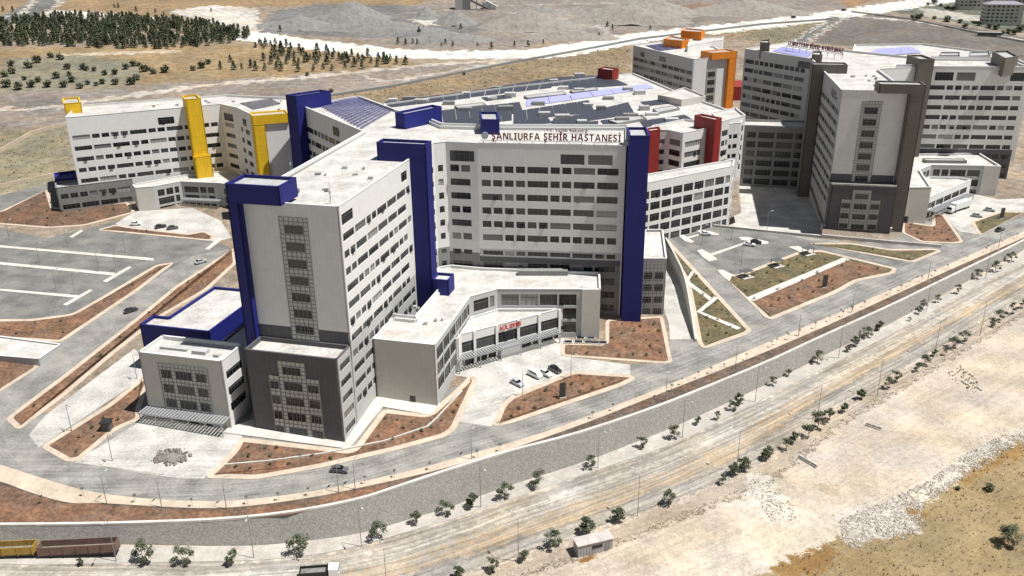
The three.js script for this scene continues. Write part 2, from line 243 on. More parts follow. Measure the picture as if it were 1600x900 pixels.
const lowMap = landMap(2048, 1536, -140, 250, -350, -110, p => {
  p.all('#d6c7b3');
  p.fill('#b6ada0', [...streetTop, ...streetBot.slice().reverse()]);
  p.alpha(0.5); p.line('#c9a97e', 3, offsetLine(streetBot, -6)); p.line('#b0a596', 2.2, offsetLine(streetTop, 1.4)); p.line('#c6ab86', 2.4, offsetLine(streetBot, -9)); p.line('#e0d8cb', 2.5, offsetLine(streetTop, 5)); p.line('#8e877c', 1.2, offsetLine(streetBot, -4)); p.alpha(1);
  p.line('#a39a8d', 1.0, offsetLine(streetBot, 0.6)); p.line('#beae9a', 5, offsetLine(streetBot, 4)); p.line('#94836d', 0.8, offsetLine(streetBot, 7));
  p.fill('#e2d5c1', [[58.2,-181.5],[61.4,-188],[66.8,-173.3],[76.9,-163.3],[71.2,-159.3],[58.6,-155.5],[47.6,-150.5],[27,-150.8],[36.5,-157.3],[50.6,-162.8]]);
  p.fill('#e6ddcf', [[58.4,-185.5],[63.6,-187],[65.6,-177.1],[65.8,-167.5],[58.9,-166.8],[57.8,-174]]);
  p.fill('#c3b195', [[75,-180.8],[77.4,-182.4],[79.7,-180.7],[79.9,-177.8],[77.1,-176.8],[75.1,-178.2]]);
  p.fill('#ddd3c4', [[76,-168.4],[87.9,-173],[101.7,-180.2],[113.8,-189.3],[124.4,-195.8],[132.7,-200.7],[136.8,-200.4],[133.1,-195.2],[109.2,-179.6],[96,-170.7],[91.6,-161.8],[81.5,-160.3],[75.5,-157.5],[74.1,-161.7]]);
  p.fill('#a8926a', [[43.6,-145],[51.6,-149.9],[58.4,-153.9],[69.8,-159.4],[73.7,-161.7],[76.3,-158.5],[81.3,-160.4],[91.6,-161.8],[92.1,-169.1],[97.1,-171.5],[109.4,-180.1],[125,-192.2],[136.3,-198],[151.1,-203.1],[122.8,-140.2]]);
  p.fill('#a07c4a', [[55.6,-152],[64.8,-157.2],[71,-158.9],[70.8,-154.1],[65.4,-150.4],[58.1,-148.9]]); p.fill('#a5834f', [[107.9,-180.2],[117.8,-187.6],[126.9,-192.7],[133.1,-195.2],[129.4,-188.2],[117.4,-183.5],[110,-177.9]]); p.fill('#a07a45', [[92.4,-170],[94.8,-171.2],[96.1,-168.8],[94.1,-166.1],[92.3,-167.2]]);
  p.fill('#9a6f34', [[14,-157.5],[15.5,-159.1],[18.8,-159.9],[18,-158.5],[15.3,-156.2]]);
}, 1.3, (r, g, b, x, z) => {
  const d = lineDist(wallTopCoarse, x, z), s = 0.85 * x - 0.53 * (z + 180), st = d > 5 && d < 27 ? 1 : 0.0;
  const k = 1 + st * (0.13 * n2(d * 0.75, s * 0.02) + 0.10 * n2b(d * 2.3, s * 0.05)) + 0.15 * fbm(x / 22, z / 22, 5) + 0.08 * fbm(x / 3 + 9, z / 3, 3) + 0.06 * n2(x * 0.9, z * 0.9) + 0.06 * n2b(x * 2.3, z * 2.3) + (1 - st) * 0.035 * n2b(d * 0.7 + 0.6 * n2(s * 0.03, d * 0.06), s * 0.015);
  const w = fbm(x / 30 + 4, z / 30, 4) * 0.06; return [r * k * (1 + w * 0.4), g * k, b * k * (1 - w)];
});
{
  const gb = new GB(), xs = []; for (let x = -420; x < 520; x += x > -150 && x < 240 ? 5 : 15) xs.push(x);
  const zw = x => { for (let i = 1; i < wallTop.length; i++) if (wallTop[i][0] >= x) { const a = wallTop[i - 1], b = wallTop[i]; return lerp(a[1], b[1], (x - a[0]) / (b[0] - a[0])); } return wallTop[wallTop.length - 1][1]; };
  const pos = [], idx = [], uv = [], N = 40;
  xs.forEach((x, i) => { for (let k = 0; k <= N; k++) { const z = lerp(zw(x) - 0.3, -60, Math.pow(k / N, 1.5)), bump = k < 3 ? 0 : 0.12 * fbm(x / 9, z / 9, 2) * clamp((z - zw(x) - 26) / 10); pos.push(x, Y(x, z) + bump, z); uv.push(x, -z); if (i && k) { const a = (i - 1) * (N + 1) + k - 1, b = a + 1, c = i * (N + 1) + k - 1, d = c + 1; idx.push(a, b, d, a, d, c); } } });
  const g = new THREE.BufferGeometry(); g.setAttribute('position', new THREE.Float32BufferAttribute(pos, 3)); g.setAttribute('uv', new THREE.Float32BufferAttribute(uv, 2)); g.setIndex(idx); g.computeVertexNormals();
  tag(top('dirt_ground', g, mat(lin(0.62, 0.62, 0.62), 0.95, { map: lowMap })), 'pale dusty street and dirt plot below the stone wall', null, null, 'structure');
}
// pavement at the foot of the wall, raised behind a kerb
{
  const a = resample(wallFoot.filter(p => p[0] > -260 && p[0] < 330), 4), yf = (x, z) => Y(x, z) + 0.13;
  const b = a.map(p => { let best = null, bd = 1e9; for (const q of streetFine) { const d = Math.hypot(q[0] - p[0], q[1] - p[1]); if (d < bd) { bd = d; best = q; } } return best; });
  const g = mergeGeometries([strip(a, b, yf).toNonIndexed(), strip(b, b.map(p => [p[0] + 0.02, p[1] + 0.02]), yf, (x, z) => Y(x, z) - 0.1).toNonIndexed()]);
  tag(top('pavement', g, mat(lin(0.46, 0.43, 0.39), 0.9, { map: G2 })), 'dusty pavement at the foot of the stone wall', null, null, 'structure');
}

// ---------- stone retaining wall ----------
{
  const l = resample(wallTop.filter(p => p[0] > -300 && p[0] < 420), 3), t = thing('retaining_wall', 'long grey stone retaining wall curving beside the lower street', 'wall', [l[0][0], Y(...l[0]), l[0][1]]);
  const stone = dataTex(1024, 512, (() => {
    const r = rng(5), cells = [], nx = 64, ny = 32; for (let j = 0; j < ny; j++) for (let i = 0; i < nx; i++) cells.push([(i + 0.15 + r() * 0.7 + (j % 2) * 0.4) * 16, (j + 0.2 + r() * 0.6) * 16, r()]);
    return (i, j) => { let b1 = 1e9, b2 = 1e9, v = 0; const ci = Math.floor(i / 16), cj = Math.floor(j / 16); for (let dj = -1; dj <= 1; dj++) for (let di = -2; di <= 1; di++) { const ii = (ci + di + nx) % nx, jj = (cj + dj + ny) % ny, c = cells[jj * nx + ii]; let dx = c[0] - i, dy = c[1] - j; if (dx > 512) dx -= 1024; if (dx < -512) dx += 1024; if (dy > 256) dy -= 512; if (dy < -256) dy += 512; const d = dx * dx * 0.7 + dy * dy; if (d < b1) { b2 = b1; b1 = d; v = c[2]; } else if (d < b2) b2 = d; } const e = Math.sqrt(b2) - Math.sqrt(b1), k = e < 1.5 ? 132 : 172 + v * 38 + n2(i / 2.5, j / 2.5) * 16; return [k, k * 0.985, k * 0.95]; };
  })(), 1 / 24); stone.repeat.set(1 / 22, 1 / 11);
  const wm = mat(lin(0.60, 0.59, 0.57), 0.95, { map: stone });
  const gb = { p: [], u: [], i: [] }, N = 5; let run = 0;
  l.forEach((p, i) => { if (i) run += Math.hypot(p[0] - l[i - 1][0], p[1] - l[i - 1][1]); const a = l[Math.max(0, i - 1)], b = l[Math.min(l.length - 1, i + 1)], L = Math.hypot(b[0] - a[0], b[1] - a[1]), n = [-(b[1] - a[1]) / L, (b[0] - a[0]) / L], yt = T(...p) + 0.25, drop = yt - Y(...p) + 0.5; for (let k = 0; k <= N; k++) { const f = k / N, o = f * drop * 0.26 + (k && k < N ? 0.09 * n2(run / 2.5, f * 9) : 0); gb.p.push(p[0] + n[0] * o, yt - f * drop, p[1] + n[1] * o); gb.u.push(run, yt - f * drop); if (i && k) { const c = (i - 1) * (N + 1) + k - 1, d = i * (N + 1) + k - 1; gb.i.push(c, c + 1, d + 1, c, d + 1, d); } } });
  const g = new THREE.BufferGeometry(); g.setAttribute('position', new THREE.Float32BufferAttribute(gb.p, 3)); g.setAttribute('uv', new THREE.Float32BufferAttribute(gb.u, 2)); g.setIndex(gb.i); g.computeVertexNormals();
  part(t, 'stone_face', g, wm);
  const c0 = offsetLine(l, 0.14), c1 = offsetLine(l, -0.55), yt = (x, z) => T(x, z) + 0.45, yb = (x, z) => T(x, z) - 0.1;
  part(t, 'coping', mergeGeometries([strip(c1, c0, yt).toNonIndexed(), strip(c0, c0, yt, yb).toNonIndexed(), strip(c1, c1, yb, yt).toNonIndexed()]), mat(lin(0.62, 0.60, 0.56), 0.85, { map: G2 }));
}

// ---------- roads, pavements, planted beds on the hospital side ----------
const cx = { x0: -300, x1: 340, z0: -440, z1: -150 };
const dust = (seed, lo) => landMap(2048, 1024, cx.x0, cx.x1, cx.z0, cx.z1, p => p.all('#e6e4df'), 3, (r, g, b, x, z) => {
  const d = lineDist(wallTopCoarse, x, z), pale = clamp((fbm(x / 20 + seed, z / 12, 5) - 0.04) * 2.6), k = lo + 0.16 * fbm(x / 11 + seed, z / 11, 4) + 0.07 * n2(x * 0.9, z * 0.9) + 0.10 * n2b(d * 0.9, (x - z) * 0.025) * clamp(1.4 - d / 30) + 0.05 * n2b(x * 2.1, z * 2.1);
  return [lerp(r * k, 240, pale * 0.42), lerp(g * k, 234, pale * 0.42), lerp(b * k, 224, pale * 0.42)];
});
const dustA = dust(3, 0.82), dustC = dust(40, 0.96);
const dustS = landMap(2048, 1024, cx.x0, cx.x1, cx.z0, cx.z1, p => p.all('#d2cdc8'), 3, (r, g, b, x, z) => { const k = 0.92 + 0.22 * fbm(x / 8 + 70, z / 8, 4) + 0.14 * n2(x * 0.55, z * 0.55) + 0.16 * n2b(x * 1.6, z * 1.6), w = 0.09 * fbm(x / 13, z / 13 + 30, 3), s = clamp((n2b(x * 0.9 + 40, z * 0.9) - 0.72) * 4); return [lerp(r * k * (1 + w), 215, s * 0.5), lerp(g * k, 205, s * 0.5), lerp(b * k * (1 - w), 195, s * 0.5)]; });
M.asphalt = mat(lin(0.40, 0.392, 0.375), 0.92, { map: dustA }); M.lot = mat(lin(0.28, 0.277, 0.268), 0.92, { map: dustA }); M.concrete = mat(lin(0.56, 0.55, 0.53), 0.9, { map: dustC }); M.kerb = mat(lin(0.55, 0.455, 0.36), 0.85, { map: G2 }); M.kerbWhite = mat(lin(0.60, 0.575, 0.53), 0.85, { map: G2 });
M.soil = mat(lin(0.285, 0.17, 0.108), 1, { map: dustS }); M.soilDark = mat(lin(0.215, 0.132, 0.084), 1, { map: dustS }); M.soilGreen = mat(lin(0.20, 0.172, 0.09), 1, { map: dustS }); M.soilBrown = mat(lin(0.20, 0.145, 0.11), 1, { map: dustS });
let lift = 0.03;
function lay(name, poly, m, label, off) { lift += 0.004; return tag(top(name, flat(poly, (x, z) => T(x, z) + (off ?? lift)), m), label, null, null, 'structure'); }
const beds = {};
function bed(key, name, outer, kerbW, soil, label, kerb = M.kerb, r = 2) {
  const o = smoothPoly(outer, r), i = inset(o, kerbW); lift += 0.002;
  tag(top(name + '_kerb', slab(o, (x, z) => T(x, z) + 0.17, 0.5), kerb), 'pale kerb around the ' + label, null, null, 'structure');
  tag(top(name, flat(i, (x, z) => T(x, z) + 0.19), soil), label, null, null, 'structure'); beds[key] = inset(outer, kerbW + 0.7);
}
const roadOuter = [[-138.2,-187.5],[-125.9,-182.1],[-117.2,-178.7],[-106.9,-174.6],[-98.2,-171.9],[-86.2,-170],[-71.1,-169.1],[-60.2,-170.1],[-45.9,-173.4],[-35.1,-177.2],[-24,-181.2],[-12.5,-186.8],[-0.4,-192.4],[10,-198],[24,-206.6],[40.4,-217.1],[58.4,-229.5],[79.4,-244.3],[105.1,-261.7],[134.8,-283.1],[168.3,-306.6],[207.2,-334.2],[243.2,-360.1]];
const paveOuter = [[-133.4,-178.8],[-122.8,-176.1],[-113.9,-172],[-102.9,-168.1],[-96.8,-168.6],[-85.3,-167.6],[-70.3,-166.7],[-59.6,-167.9],[-45.5,-171.3],[-34.8,-175.1],[-23.8,-179],[-12.3,-184],[-0.4,-189.8],[14.2,-198.1],[24.6,-204.5],[40,-214.5],[57.6,-225.7],[77.9,-238.9],[103.4,-256.5],[132.6,-277.7],[165.9,-301.5],[203.7,-327.7],[238.8,-352.7]];
// earth between pavement and wall
{ const w = wallTop.filter(p => p[0] > -150 && p[0] < 215); lay('earth_strip', [...offsetLine(w, -0.5), ...roadOuter.slice().reverse()], M.soilBrown, 'brown earth strip along the top of the stone wall'); }
lay('ring_road', [...roadOuter, ...[[246.7,-366.2],[216,-350.7],[202.5,-345.5],[187.7,-330.5],[184.7,-341.7],[179.8,-348.5],[161.2,-342.5],[153.5,-326.6],[135,-321.2],[112.1,-328.2],[76.7,-342.6],[60.5,-330.2],[69.4,-271.9],[74.9,-250.2],[58.6,-240.2],[56.4,-245.9],[49.2,-245.8],[46.5,-232.2],[34.8,-230.6],[34,-223.6],[15.1,-233.9],[-7.8,-228.2],[-13.9,-219.6],[-35,-206.8],[-69.6,-206.3],[-106.2,-212],[-118.3,-199.9],[-127.8,-205.6],[-103.9,-307.3],[-116.4,-320.7],[-148.2,-205.4]]], M.asphalt, 'dusty grey asphalt ring road around the hospital');
{ const o = smoothLine(roadOuter), i = smoothLine(paveOuter); tag(top('pavement', slab([...o, ...i.slice().reverse()], (x, z) => T(x, z) + 0.17, 0.5), M.kerb), 'cream pavement along the outer side of the ring road', null, null, 'structure'); }
lay('car_park', [[-223,-325.8],[-201.8,-328.2],[-178.7,-319.3],[-159.8,-336.4],[-114.8,-319.5],[-106.3,-311.3],[-118.4,-304.1],[-126,-282.8],[-136.5,-270.5],[-142.8,-258.4],[-153.5,-254.8],[-181.7,-254.3]], M.lot, 'stained dark asphalt of the left car park');
lay('car_park', [[60.4,-329.6],[74.4,-341.8],[111.7,-326.9],[148.7,-302.8],[141.3,-299.4],[110.2,-313.5],[79.5,-289.2],[74.9,-296.4]], M.lot, 'dark asphalt of the right car park');
lay('side_road', [[-234.5,-345.7],[-254.1,-379.6],[-220.6,-364.4],[-209.1,-375],[-202.8,-380.9],[-200.6,-368.8],[-207.6,-339.4]], M.lot, 'dark asphalt road on the far left');
// forecourts of pale concrete
lay('forecourt', [[-158.7,-333.8],[-156.5,-344.7],[-155,-347.6],[-133.8,-351.7],[-117.8,-338.1],[-108.5,-320.9],[-113.8,-317.1],[-127,-322.9],[-152.1,-330]], M.concrete, 'pale concrete forecourt before the yellow building');
lay('forecourt', [[-22.2,-202.5],[-14.2,-207],[-10.4,-222.4],[-18.8,-224.6],[-17.1,-228.1],[-0.2,-239.3],[15.8,-246.1],[19.7,-244.2],[29.3,-241.6],[14.4,-235.4],[34.8,-230.6],[34,-224.3],[17.5,-226.1],[-2.1,-212.7],[-5.8,-199.3],[-13.6,-201.2]], M.concrete, 'pale concrete forecourt before the clinic entrance');
lay('forecourt', [[180.9,-345],[177.5,-355.6],[187.1,-364.7],[205.2,-379.3],[214.9,-370],[227.3,-371.9],[218.3,-355.1],[208.5,-356.3],[190.8,-344.5],[187.5,-331.1],[180.9,-333.6]], M.concrete, 'pale concrete forecourt before the right-hand clinic');
lay('forecourt', [[-110.1,-183.5],[-105.2,-188.6],[-98,-201.6],[-73,-197.1],[-69.6,-193.8],[-70.9,-188],[-74.7,-177.5],[-80.5,-177.4],[-103,-182.3]], M.concrete, 'pale concrete forecourt around the rubble island');
lay('service_road', [[-124.8,-194.2],[-119.8,-189],[-105.2,-222.4],[-109.3,-232.1],[-114.3,-237.5],[-124.7,-202.7]], M.concrete, 'pale concrete service road by the earth strip');
tag(top('roundabout_island', slab(smoothPoly([[-103,-182.3],[-102.1,-189.7],[-83.8,-192],[-74.1,-189.5],[-78.6,-183.8],[-80.6,-177.9]], 3), (x, z) => T(x, z) + 0.16, 0.5), M.concrete), 'grey concrete island holding a rubble heap', null, null, 'structure');
tag(top('tower_plinth', slab([...[[-76.8,-195.9],[-41.7,-189.1],[-35.5,-207.7],[-22.3,-204],[-19.6,-209.4],[-36.2,-216.1],[-41.5,-203.7],[-68.4,-201.9]]], (x, z) => T(x, z) + 0.34, 0.6), M.kerbWhite), 'white paved plinth around the blue framed tower', null, null, 'structure');
tag(top('tower_plinth', slab([[126.2, -337], [152.6, -331.8], [153.2, -334], [126.6, -339.4]], () => 10.1, 3), M.kerbWhite), 'white terrace edge below the taupe framed tower', null, null, 'structure');
lowWall('terrace_wall', [[122.7,-326.5],[147.9,-320.9],[166,-317.6]], 0.5, 1.3, 1, M.kerbWhite, 'white terrace wall below the taupe framed tower');
// beds
bed('b1', 'planted_bed', [[-119.6,-189.2],[-110,-183.2],[-107.3,-184.2],[-103.3,-196.7],[-98.5,-201.6],[-100.5,-206],[-103,-218.4],[-105.5,-223.4],[-110,-208.2]], 1.5, M.soil, 'ochre earth island beside the service road');
bed('b2', 'planted_bed', [[-74.7,-177.5],[-62,-177.2],[-47.5,-181.7],[-28.8,-189.2],[-17.5,-194.7],[-15.1,-197.7],[-9.8,-221.7],[-12.3,-224.4],[-14.5,-219.6],[-22.9,-204.6],[-35.4,-206.8],[-40.8,-188.8],[-70.4,-193.8],[-70.9,-188]], 1.7, M.soil, 'orange earth bed wrapping the foot of the tower');
lowWall('garden_wall', [[-70.9,-182.4],[-60.6,-184],[-48.5,-186.9],[-33.2,-192.3],[-22.6,-198.8],[-20.5,-202.5],[-14.3,-215.7]], 0.35, 0.55, 0.3, M.kerbWhite, 'low pale garden wall through the bed at the tower foot');
bed('b3', 'planted_bed', [[-5.8,-199],[-3.3,-209.6],[-0.8,-213.4],[17.5,-226.8],[34.1,-225],[35.5,-223],[31.6,-219.3],[13.7,-208.9],[-0.4,-200.8]], 1.6, M.soil, 'triangular ochre earth island in the forecourt');
bed('b4', 'planted_bed', [[30.2,-257.8],[43.8,-259.8],[49.3,-260.7],[47.6,-232.2],[45.4,-231.1],[14.4,-235],[15,-242.9],[28.6,-242.4]], 1.2, M.soil, 'square orange earth bed beside the right blue fin');
bed('b5', 'planted_bed', [[60.3,-327.7],[76.2,-251.5],[74.2,-249],[58.5,-239.8],[57.2,-243.2],[61.6,-286.3]], 1.6, M.soilGreen, 'pointed green and brown bed beside the ramp wall');
bed('b6', 'planted_bed', [[74.7,-296.4],[80.5,-291.3],[110,-312.9],[118.3,-314.2],[141.4,-298.3],[138.7,-293.9],[122.8,-287.4],[113.1,-278.8],[99.4,-269.2],[95.6,-266.4],[84.5,-258.7],[82.7,-260]], 1.6, M.soilGreen, 'large green bed below the right car park');
lay('earth_patch', [[81.6,-272.1],[125.2,-304],[137.3,-298.2],[134.9,-294.9],[122.6,-290],[112.8,-281.2],[99.4,-271.9],[85.2,-261.3]], M.soil, 'red earth lower half of the large bed', 0.205);
lay('garden_path', [[79.9,-273.9],[124.7,-307.4],[126.6,-305.7],[81.9,-271.6]], M.kerbWhite, 'pale path crossing the large bed', 0.215);
for (const p of [[[64.9,-294.1],[66.4,-294.7],[62.5,-286.3],[68,-273.7],[66.8,-271.8],[61,-285.3]], [[69.1,-274.7],[70.1,-273.3],[61.9,-262.7],[60.8,-263.5]], [[60.8,-263.5],[62.5,-263.6],[73.1,-253.1],[71.6,-251.8]]]) lay('garden_path', p, M.kerbWhite, 'pale zigzag path crossing the pointed bed', 0.212);
bed('b7', 'planted_bed', [[115.4,-320.8],[132.5,-321.1],[145.8,-315.4],[163,-316.3],[164.9,-314],[149.6,-303.4],[144,-306.1],[129.7,-313.3]], 1.4, M.soilGreen, 'long narrow green bed below the taupe tower');
bed('b8', 'planted_bed', [[161.5,-343.9],[172.3,-339.3],[177.9,-352.7],[182.7,-351.4],[177.4,-322.7],[173.2,-321.4],[160.6,-322.4],[156.6,-331.7]], 1.2, M.soil, 'red earth bed beside the right-hand clinic');
bed('b9', 'planted_bed', [[190.3,-344.5],[208.5,-356.3],[218.7,-355.8],[187.4,-329.8],[187.2,-333.1]], 1.6, M.soilGreen, 'triangular green island in the right forecourt');
bed('b10', 'planted_bed', [[-226.7,-345.9],[-210.8,-345.5],[-203.5,-371.9],[-190.6,-349.6],[-162.8,-357.6],[-155.2,-346.2],[-170,-331.6],[-183.1,-328.7],[-203.8,-332.1],[-219.9,-333.7]], 1.3, M.soilDark, 'dark brown earth bed before the yellow building');
bed('b11', 'planted_bed', [[-163.6,-327.2],[-157.9,-333.1],[-152.4,-330.7],[-126.2,-324.2],[-121,-327.5],[-115.4,-322.6],[-115.4,-317.6]], 1.2, M.soilDark, 'thin brown planted strip behind the left car park');
bed('b12', 'planted_bed', [[-134.4,-201.1],[-128.4,-195.9],[-123.7,-211.8],[-119,-234.9],[-113.4,-256.7],[-104.1,-276.8],[-100.1,-298.4],[-104.7,-312.5],[-116.3,-278.5],[-120.7,-257],[-128.7,-222.7]], 1.5, M.soil, 'long red earth strip right of the sloping road');
bed('b13', 'planted_bed', [[-175.6,-254.4],[-153.7,-255.2],[-142.6,-258.8],[-137.8,-271],[-128.8,-296.2],[-122.7,-298.5],[-127.3,-276.4],[-137.8,-240.6],[-169.8,-244]], 1.5, M.soil, 'red earth bank below the left car park');
bed('b14', 'planted_bed', [[-163.5,-232.7],[-140,-229.5],[-137.7,-227.1],[-142.3,-213.7],[-148.2,-205.4]], 1.2, M.soil, 'red earth patch at the left edge');
lay('earth_patch', [[-122.2,-174.9],[-113.7,-171.6],[-102.8,-167.9],[-100.8,-170.3],[-94.9,-167.8],[-70.1,-166],[-52.3,-168.2],[-36.9,-173.5],[-25.2,-177.5],[-30.9,-174.2],[-39.3,-169.6],[-51.6,-164.9],[-61.4,-163.6],[-86.8,-161.9],[-115,-161.2]], M.soil, 'red earth slope at the lower left');
// left car park: raised white dividers
const dividers = [[[-209.1,-314.4],[-193.2,-311.8],[-131.7,-301.6],[-130.9,-299.4],[-192.3,-310],[-207.8,-312.1]], [[-200.6,-299.1],[-185.7,-297.2],[-140.7,-289.1],[-140.8,-287],[-184.6,-295.1],[-199.4,-296.9]], [[-142.5,-282.4],[-138.1,-294.4],[-136.7,-293.9],[-140.8,-281.5]], [[-188.6,-277.6],[-174.6,-276],[-146.2,-271.8],[-146.3,-269.9],[-173.9,-274.6],[-187.5,-275.7]], [[-148.3,-264.9],[-144.2,-276.1],[-142.9,-275.6],[-146.8,-264.4]], [[-169.6,-327],[-171,-320.1],[-169.5,-319.5],[-168.3,-326.4]], [[-115.5,-309.9],[-114,-317.7],[-112,-317.7],[-113.9,-309.4]]];
dividers.forEach((p, i) => tag(top('parking_divider', slab(p, (x, z) => T(x, z) + 0.2, 0.4), M.kerbWhite), 'white raised divider in the left car park', null, null, 'structure'));
for (const p of [[[66.5,-329.7],[67.8,-328.5],[69.9,-323.5],[71.2,-321],[69.7,-319.8],[67.6,-321.6],[66.5,-325.3]], [[69.3,-325.4],[75,-328.6],[75.4,-328],[69.6,-324.1]], [[73.4,-333.8],[79.6,-331.3],[82.7,-328.8],[81.9,-327.5],[77.7,-328.1],[73.6,-331.8]], [[70.6,-312.6],[72.8,-313.9],[75.1,-309.8],[76.7,-304.7],[73.2,-303],[71.6,-306.9]], [[75.1,-309.8],[91.2,-320.9],[91.8,-320.3],[75.5,-308.1]], [[89.6,-325.8],[93.2,-325.9],[100.1,-321.7],[99.9,-319.8],[97,-319.2],[90,-323.3]], [[74.6,-295.9],[76.9,-295.9],[79.4,-291.8],[77.1,-286.6],[75.3,-290.6]], [[106.5,-316.9],[110.2,-317.6],[115.5,-314.7],[110.7,-311.1]]]) tag(top('parking_divider', slab(p, (x, z) => T(x, z) + 0.2, 0.4), M.kerbWhite), 'white T-shaped island in the right car park', null, null, 'structure');
// sunken court and ramp
tag(top('sunken_court', flat([[88, -330], [135, -332], [160, -420], [80, -420]], () => 6.5), M.concrete), 'sunken concrete court beside the taupe tower', null, null, 'structure');
const rampY = (x, z) => T(x, z) - 5.5 * clamp((-z - 240) / 45);
{ const n = 12, g = new GB(); const l = [[49,-244.6],[50.5,-256],[50.5,-261.2]], a = [l[0], l[1], l[2], [50.5, -262], [52, -276], [53.6, -300]], b = [...[[56.9,-244.4],[58.3,-256.2],[60.2,-271.7],[61.8,-288.8],[61.2,-307.8],[60.1,-327.7]]]; const A = resample(a, 200), q = []; for (let k = 0; k <= n; k++) { const f = k / n * 5, i = Math.min(4, Math.floor(f)), t = f - i; q.push([[lerp(a[i][0], a[i + 1][0], t), lerp(a[i][1], a[i + 1][1], t)], [lerp(b[i][0], b[i + 1][0], t), lerp(b[i][1], b[i + 1][1], t)]]); } for (let k = 1; k <= n; k++) { const P = p => [p[0], rampY(...p) + (k < 2 ? 0.0 : 0), p[1]]; g.quad(P(q[k - 1][0]), P(q[k - 1][1]), P(q[k][1]), P(q[k][0])); } tag(top('ramp', g.geo(), M.concrete), 'white concrete ramp sinking beside the curved wall', null, null, 'structure'); }
function lowWall(name, line, th, up, down, m, label, cat = 'wall') {
  const l = resample(line, 4), a = offsetLine(l, th / 2), b = offsetLine(l, -th / 2), yt = (x, z) => T(x, z) + up, yb = (x, z) => T(x, z) - down, g = [strip(b, a, yt), strip(a, a, yt, yb), strip(b, b, yb, yt)];
  const e = new GB(); for (const k of [0, l.length - 1]) e.quad([a[k][0], yb(...a[k]), a[k][1]], [b[k][0], yb(...b[k]), b[k][1]], [b[k][0], yt(...b[k]), b[k][1]], [a[k][0], yt(...a[k]), a[k][1]]);
  return tag(top(name, mergeGeometries([...g, e.geo()].map(q => q.toNonIndexed())), m), label, cat);
}
lowWall('ramp_wall', smoothLine([[56.9,-244.4],[58.5,-258.3],[61.9,-289.3],[61.2,-308.9],[60.1,-327.7]]), 0.6, 1.0, 7, M.beige, 'curved beige retaining wall beside the sinking ramp');
lowWall('court_wall', [[79.8,-337.2],[102.7,-331.2],[122.7,-326.5]], 0.5, 0.9, 9, M.kerbWhite, 'white parapet wall along the sunken court');
lowWall('boundary_wall', [[-124.7,-523.5],[-75.5,-557.9],[1.6,-630.5],[49.8,-671.5],[104.5,-720.4],[220.6,-791.5],[292.2,-821]], 0.6, 1.6, 0.5, M.midGrey, 'thin grey boundary wall climbing the scrubby hillside');
lowWall('boundary_wall', [[-261.2,-407.6],[-250.7,-422.5],[-249.6,-452.3],[-238.9,-471.4]], 0.5, 1.8, 0.5, M.kerb, 'pale boundary wall on the slope left of the yellow building');
lowWall('boundary_wall', [[-237.7,-365.6],[-225.8,-374.6],[-207.5,-391]], 0.5, 1.4, 0.5, M.kerb, 'low cream wall above the far-left road');
lowWall('boundary_wall', [[324.8,-863.9],[368.3,-822.2],[396.4,-760.3],[426.1,-706.8]], 0.5, 1.5, 0.5, M.kerbWhite, 'pale boundary wall across the dark ploughed field');

// ---------- buildings ----------
const winGeo = {};
function windowGeo(w, h) {                                                   // pane and frame of a ribbon window, shared by size
  const k = w.toFixed(1) + '_' + h.toFixed(1); if (winGeo[k]) return winGeo[k];
  const p = new GB().bx(-w / 2, w / 2, -h / 2, h / 2, -0.04, 0.02), f = new GB(), b = 0.07, n = Math.max(1, Math.round(w / 1.55));
  f.bx(-w / 2, w / 2, -h / 2, -h / 2 + b, 0.02, 0.1); f.bx(-w / 2, w / 2, h / 2 - b, h / 2, 0.02, 0.1);
  for (let i = 0; i <= n; i++) { const x = lerp(-w / 2 + b / 2, w / 2 - b / 2, i / n); f.bx(x - b / 2, x + b / 2, -h / 2 + b, h / 2 - b, 0.02, 0.1); }
  if (h > 1.5) f.bx(-w / 2 + b, w / 2 - b, h * 0.18, h * 0.18 + b, 0.02, 0.09);
  return winGeo[k] = [p.geo(), f.geo()];
}
const sashGeo = (() => { const g = new GB().bx(-0.7, 0.7, -1.1, 0, -0.02, 0.02).geo(); g.rotateX(-0.42); return g; })();
function addWindow(t, fr, u0, u1, y0, y1, r, recess = 0.24, fm = M.frame) {
  const w = Math.round((u1 - u0) * 10) / 10, [pg, fg] = windowGeo(w, y1 - y0), u = (u0 + u1) / 2;
  const m = new THREE.Mesh(pg, pickGlass(r())); m.name = 'window'; m.position.set(fr.o[0] + fr.e[0] * u - fr.n[0] * recess - t.position.x, (y0 + y1) / 2 - t.position.y, fr.o[1] + fr.e[1] * u - fr.n[1] * recess - t.position.z); m.rotation.y = fr.rot;
  const f = new THREE.Mesh(fg, fm); f.name = 'frame'; m.add(f); t.add(m);
  if (w > 2.4 && r() < 0.16) { const s = new THREE.Mesh(sashGeo, glass[1]); s.name = 'open_sash'; s.position.set((r() - 0.5) * (w - 2), (y1 - y0) * 0.1, 0.12); m.add(s); }
}
function ribbon(u0, u1, r, w = 6.5, gap = 0.75, split = 0.35) { const o = []; let u = u0; while (u < u1 - 1.6) { const big = Math.min(u1, u + w); if (r() < split && u + w <= u1) { const h = (w - gap) / 2; o.push([u, u + h], [u + h + gap, u + w]); } else o.push([u, big]); u += w + gap; } return o; }
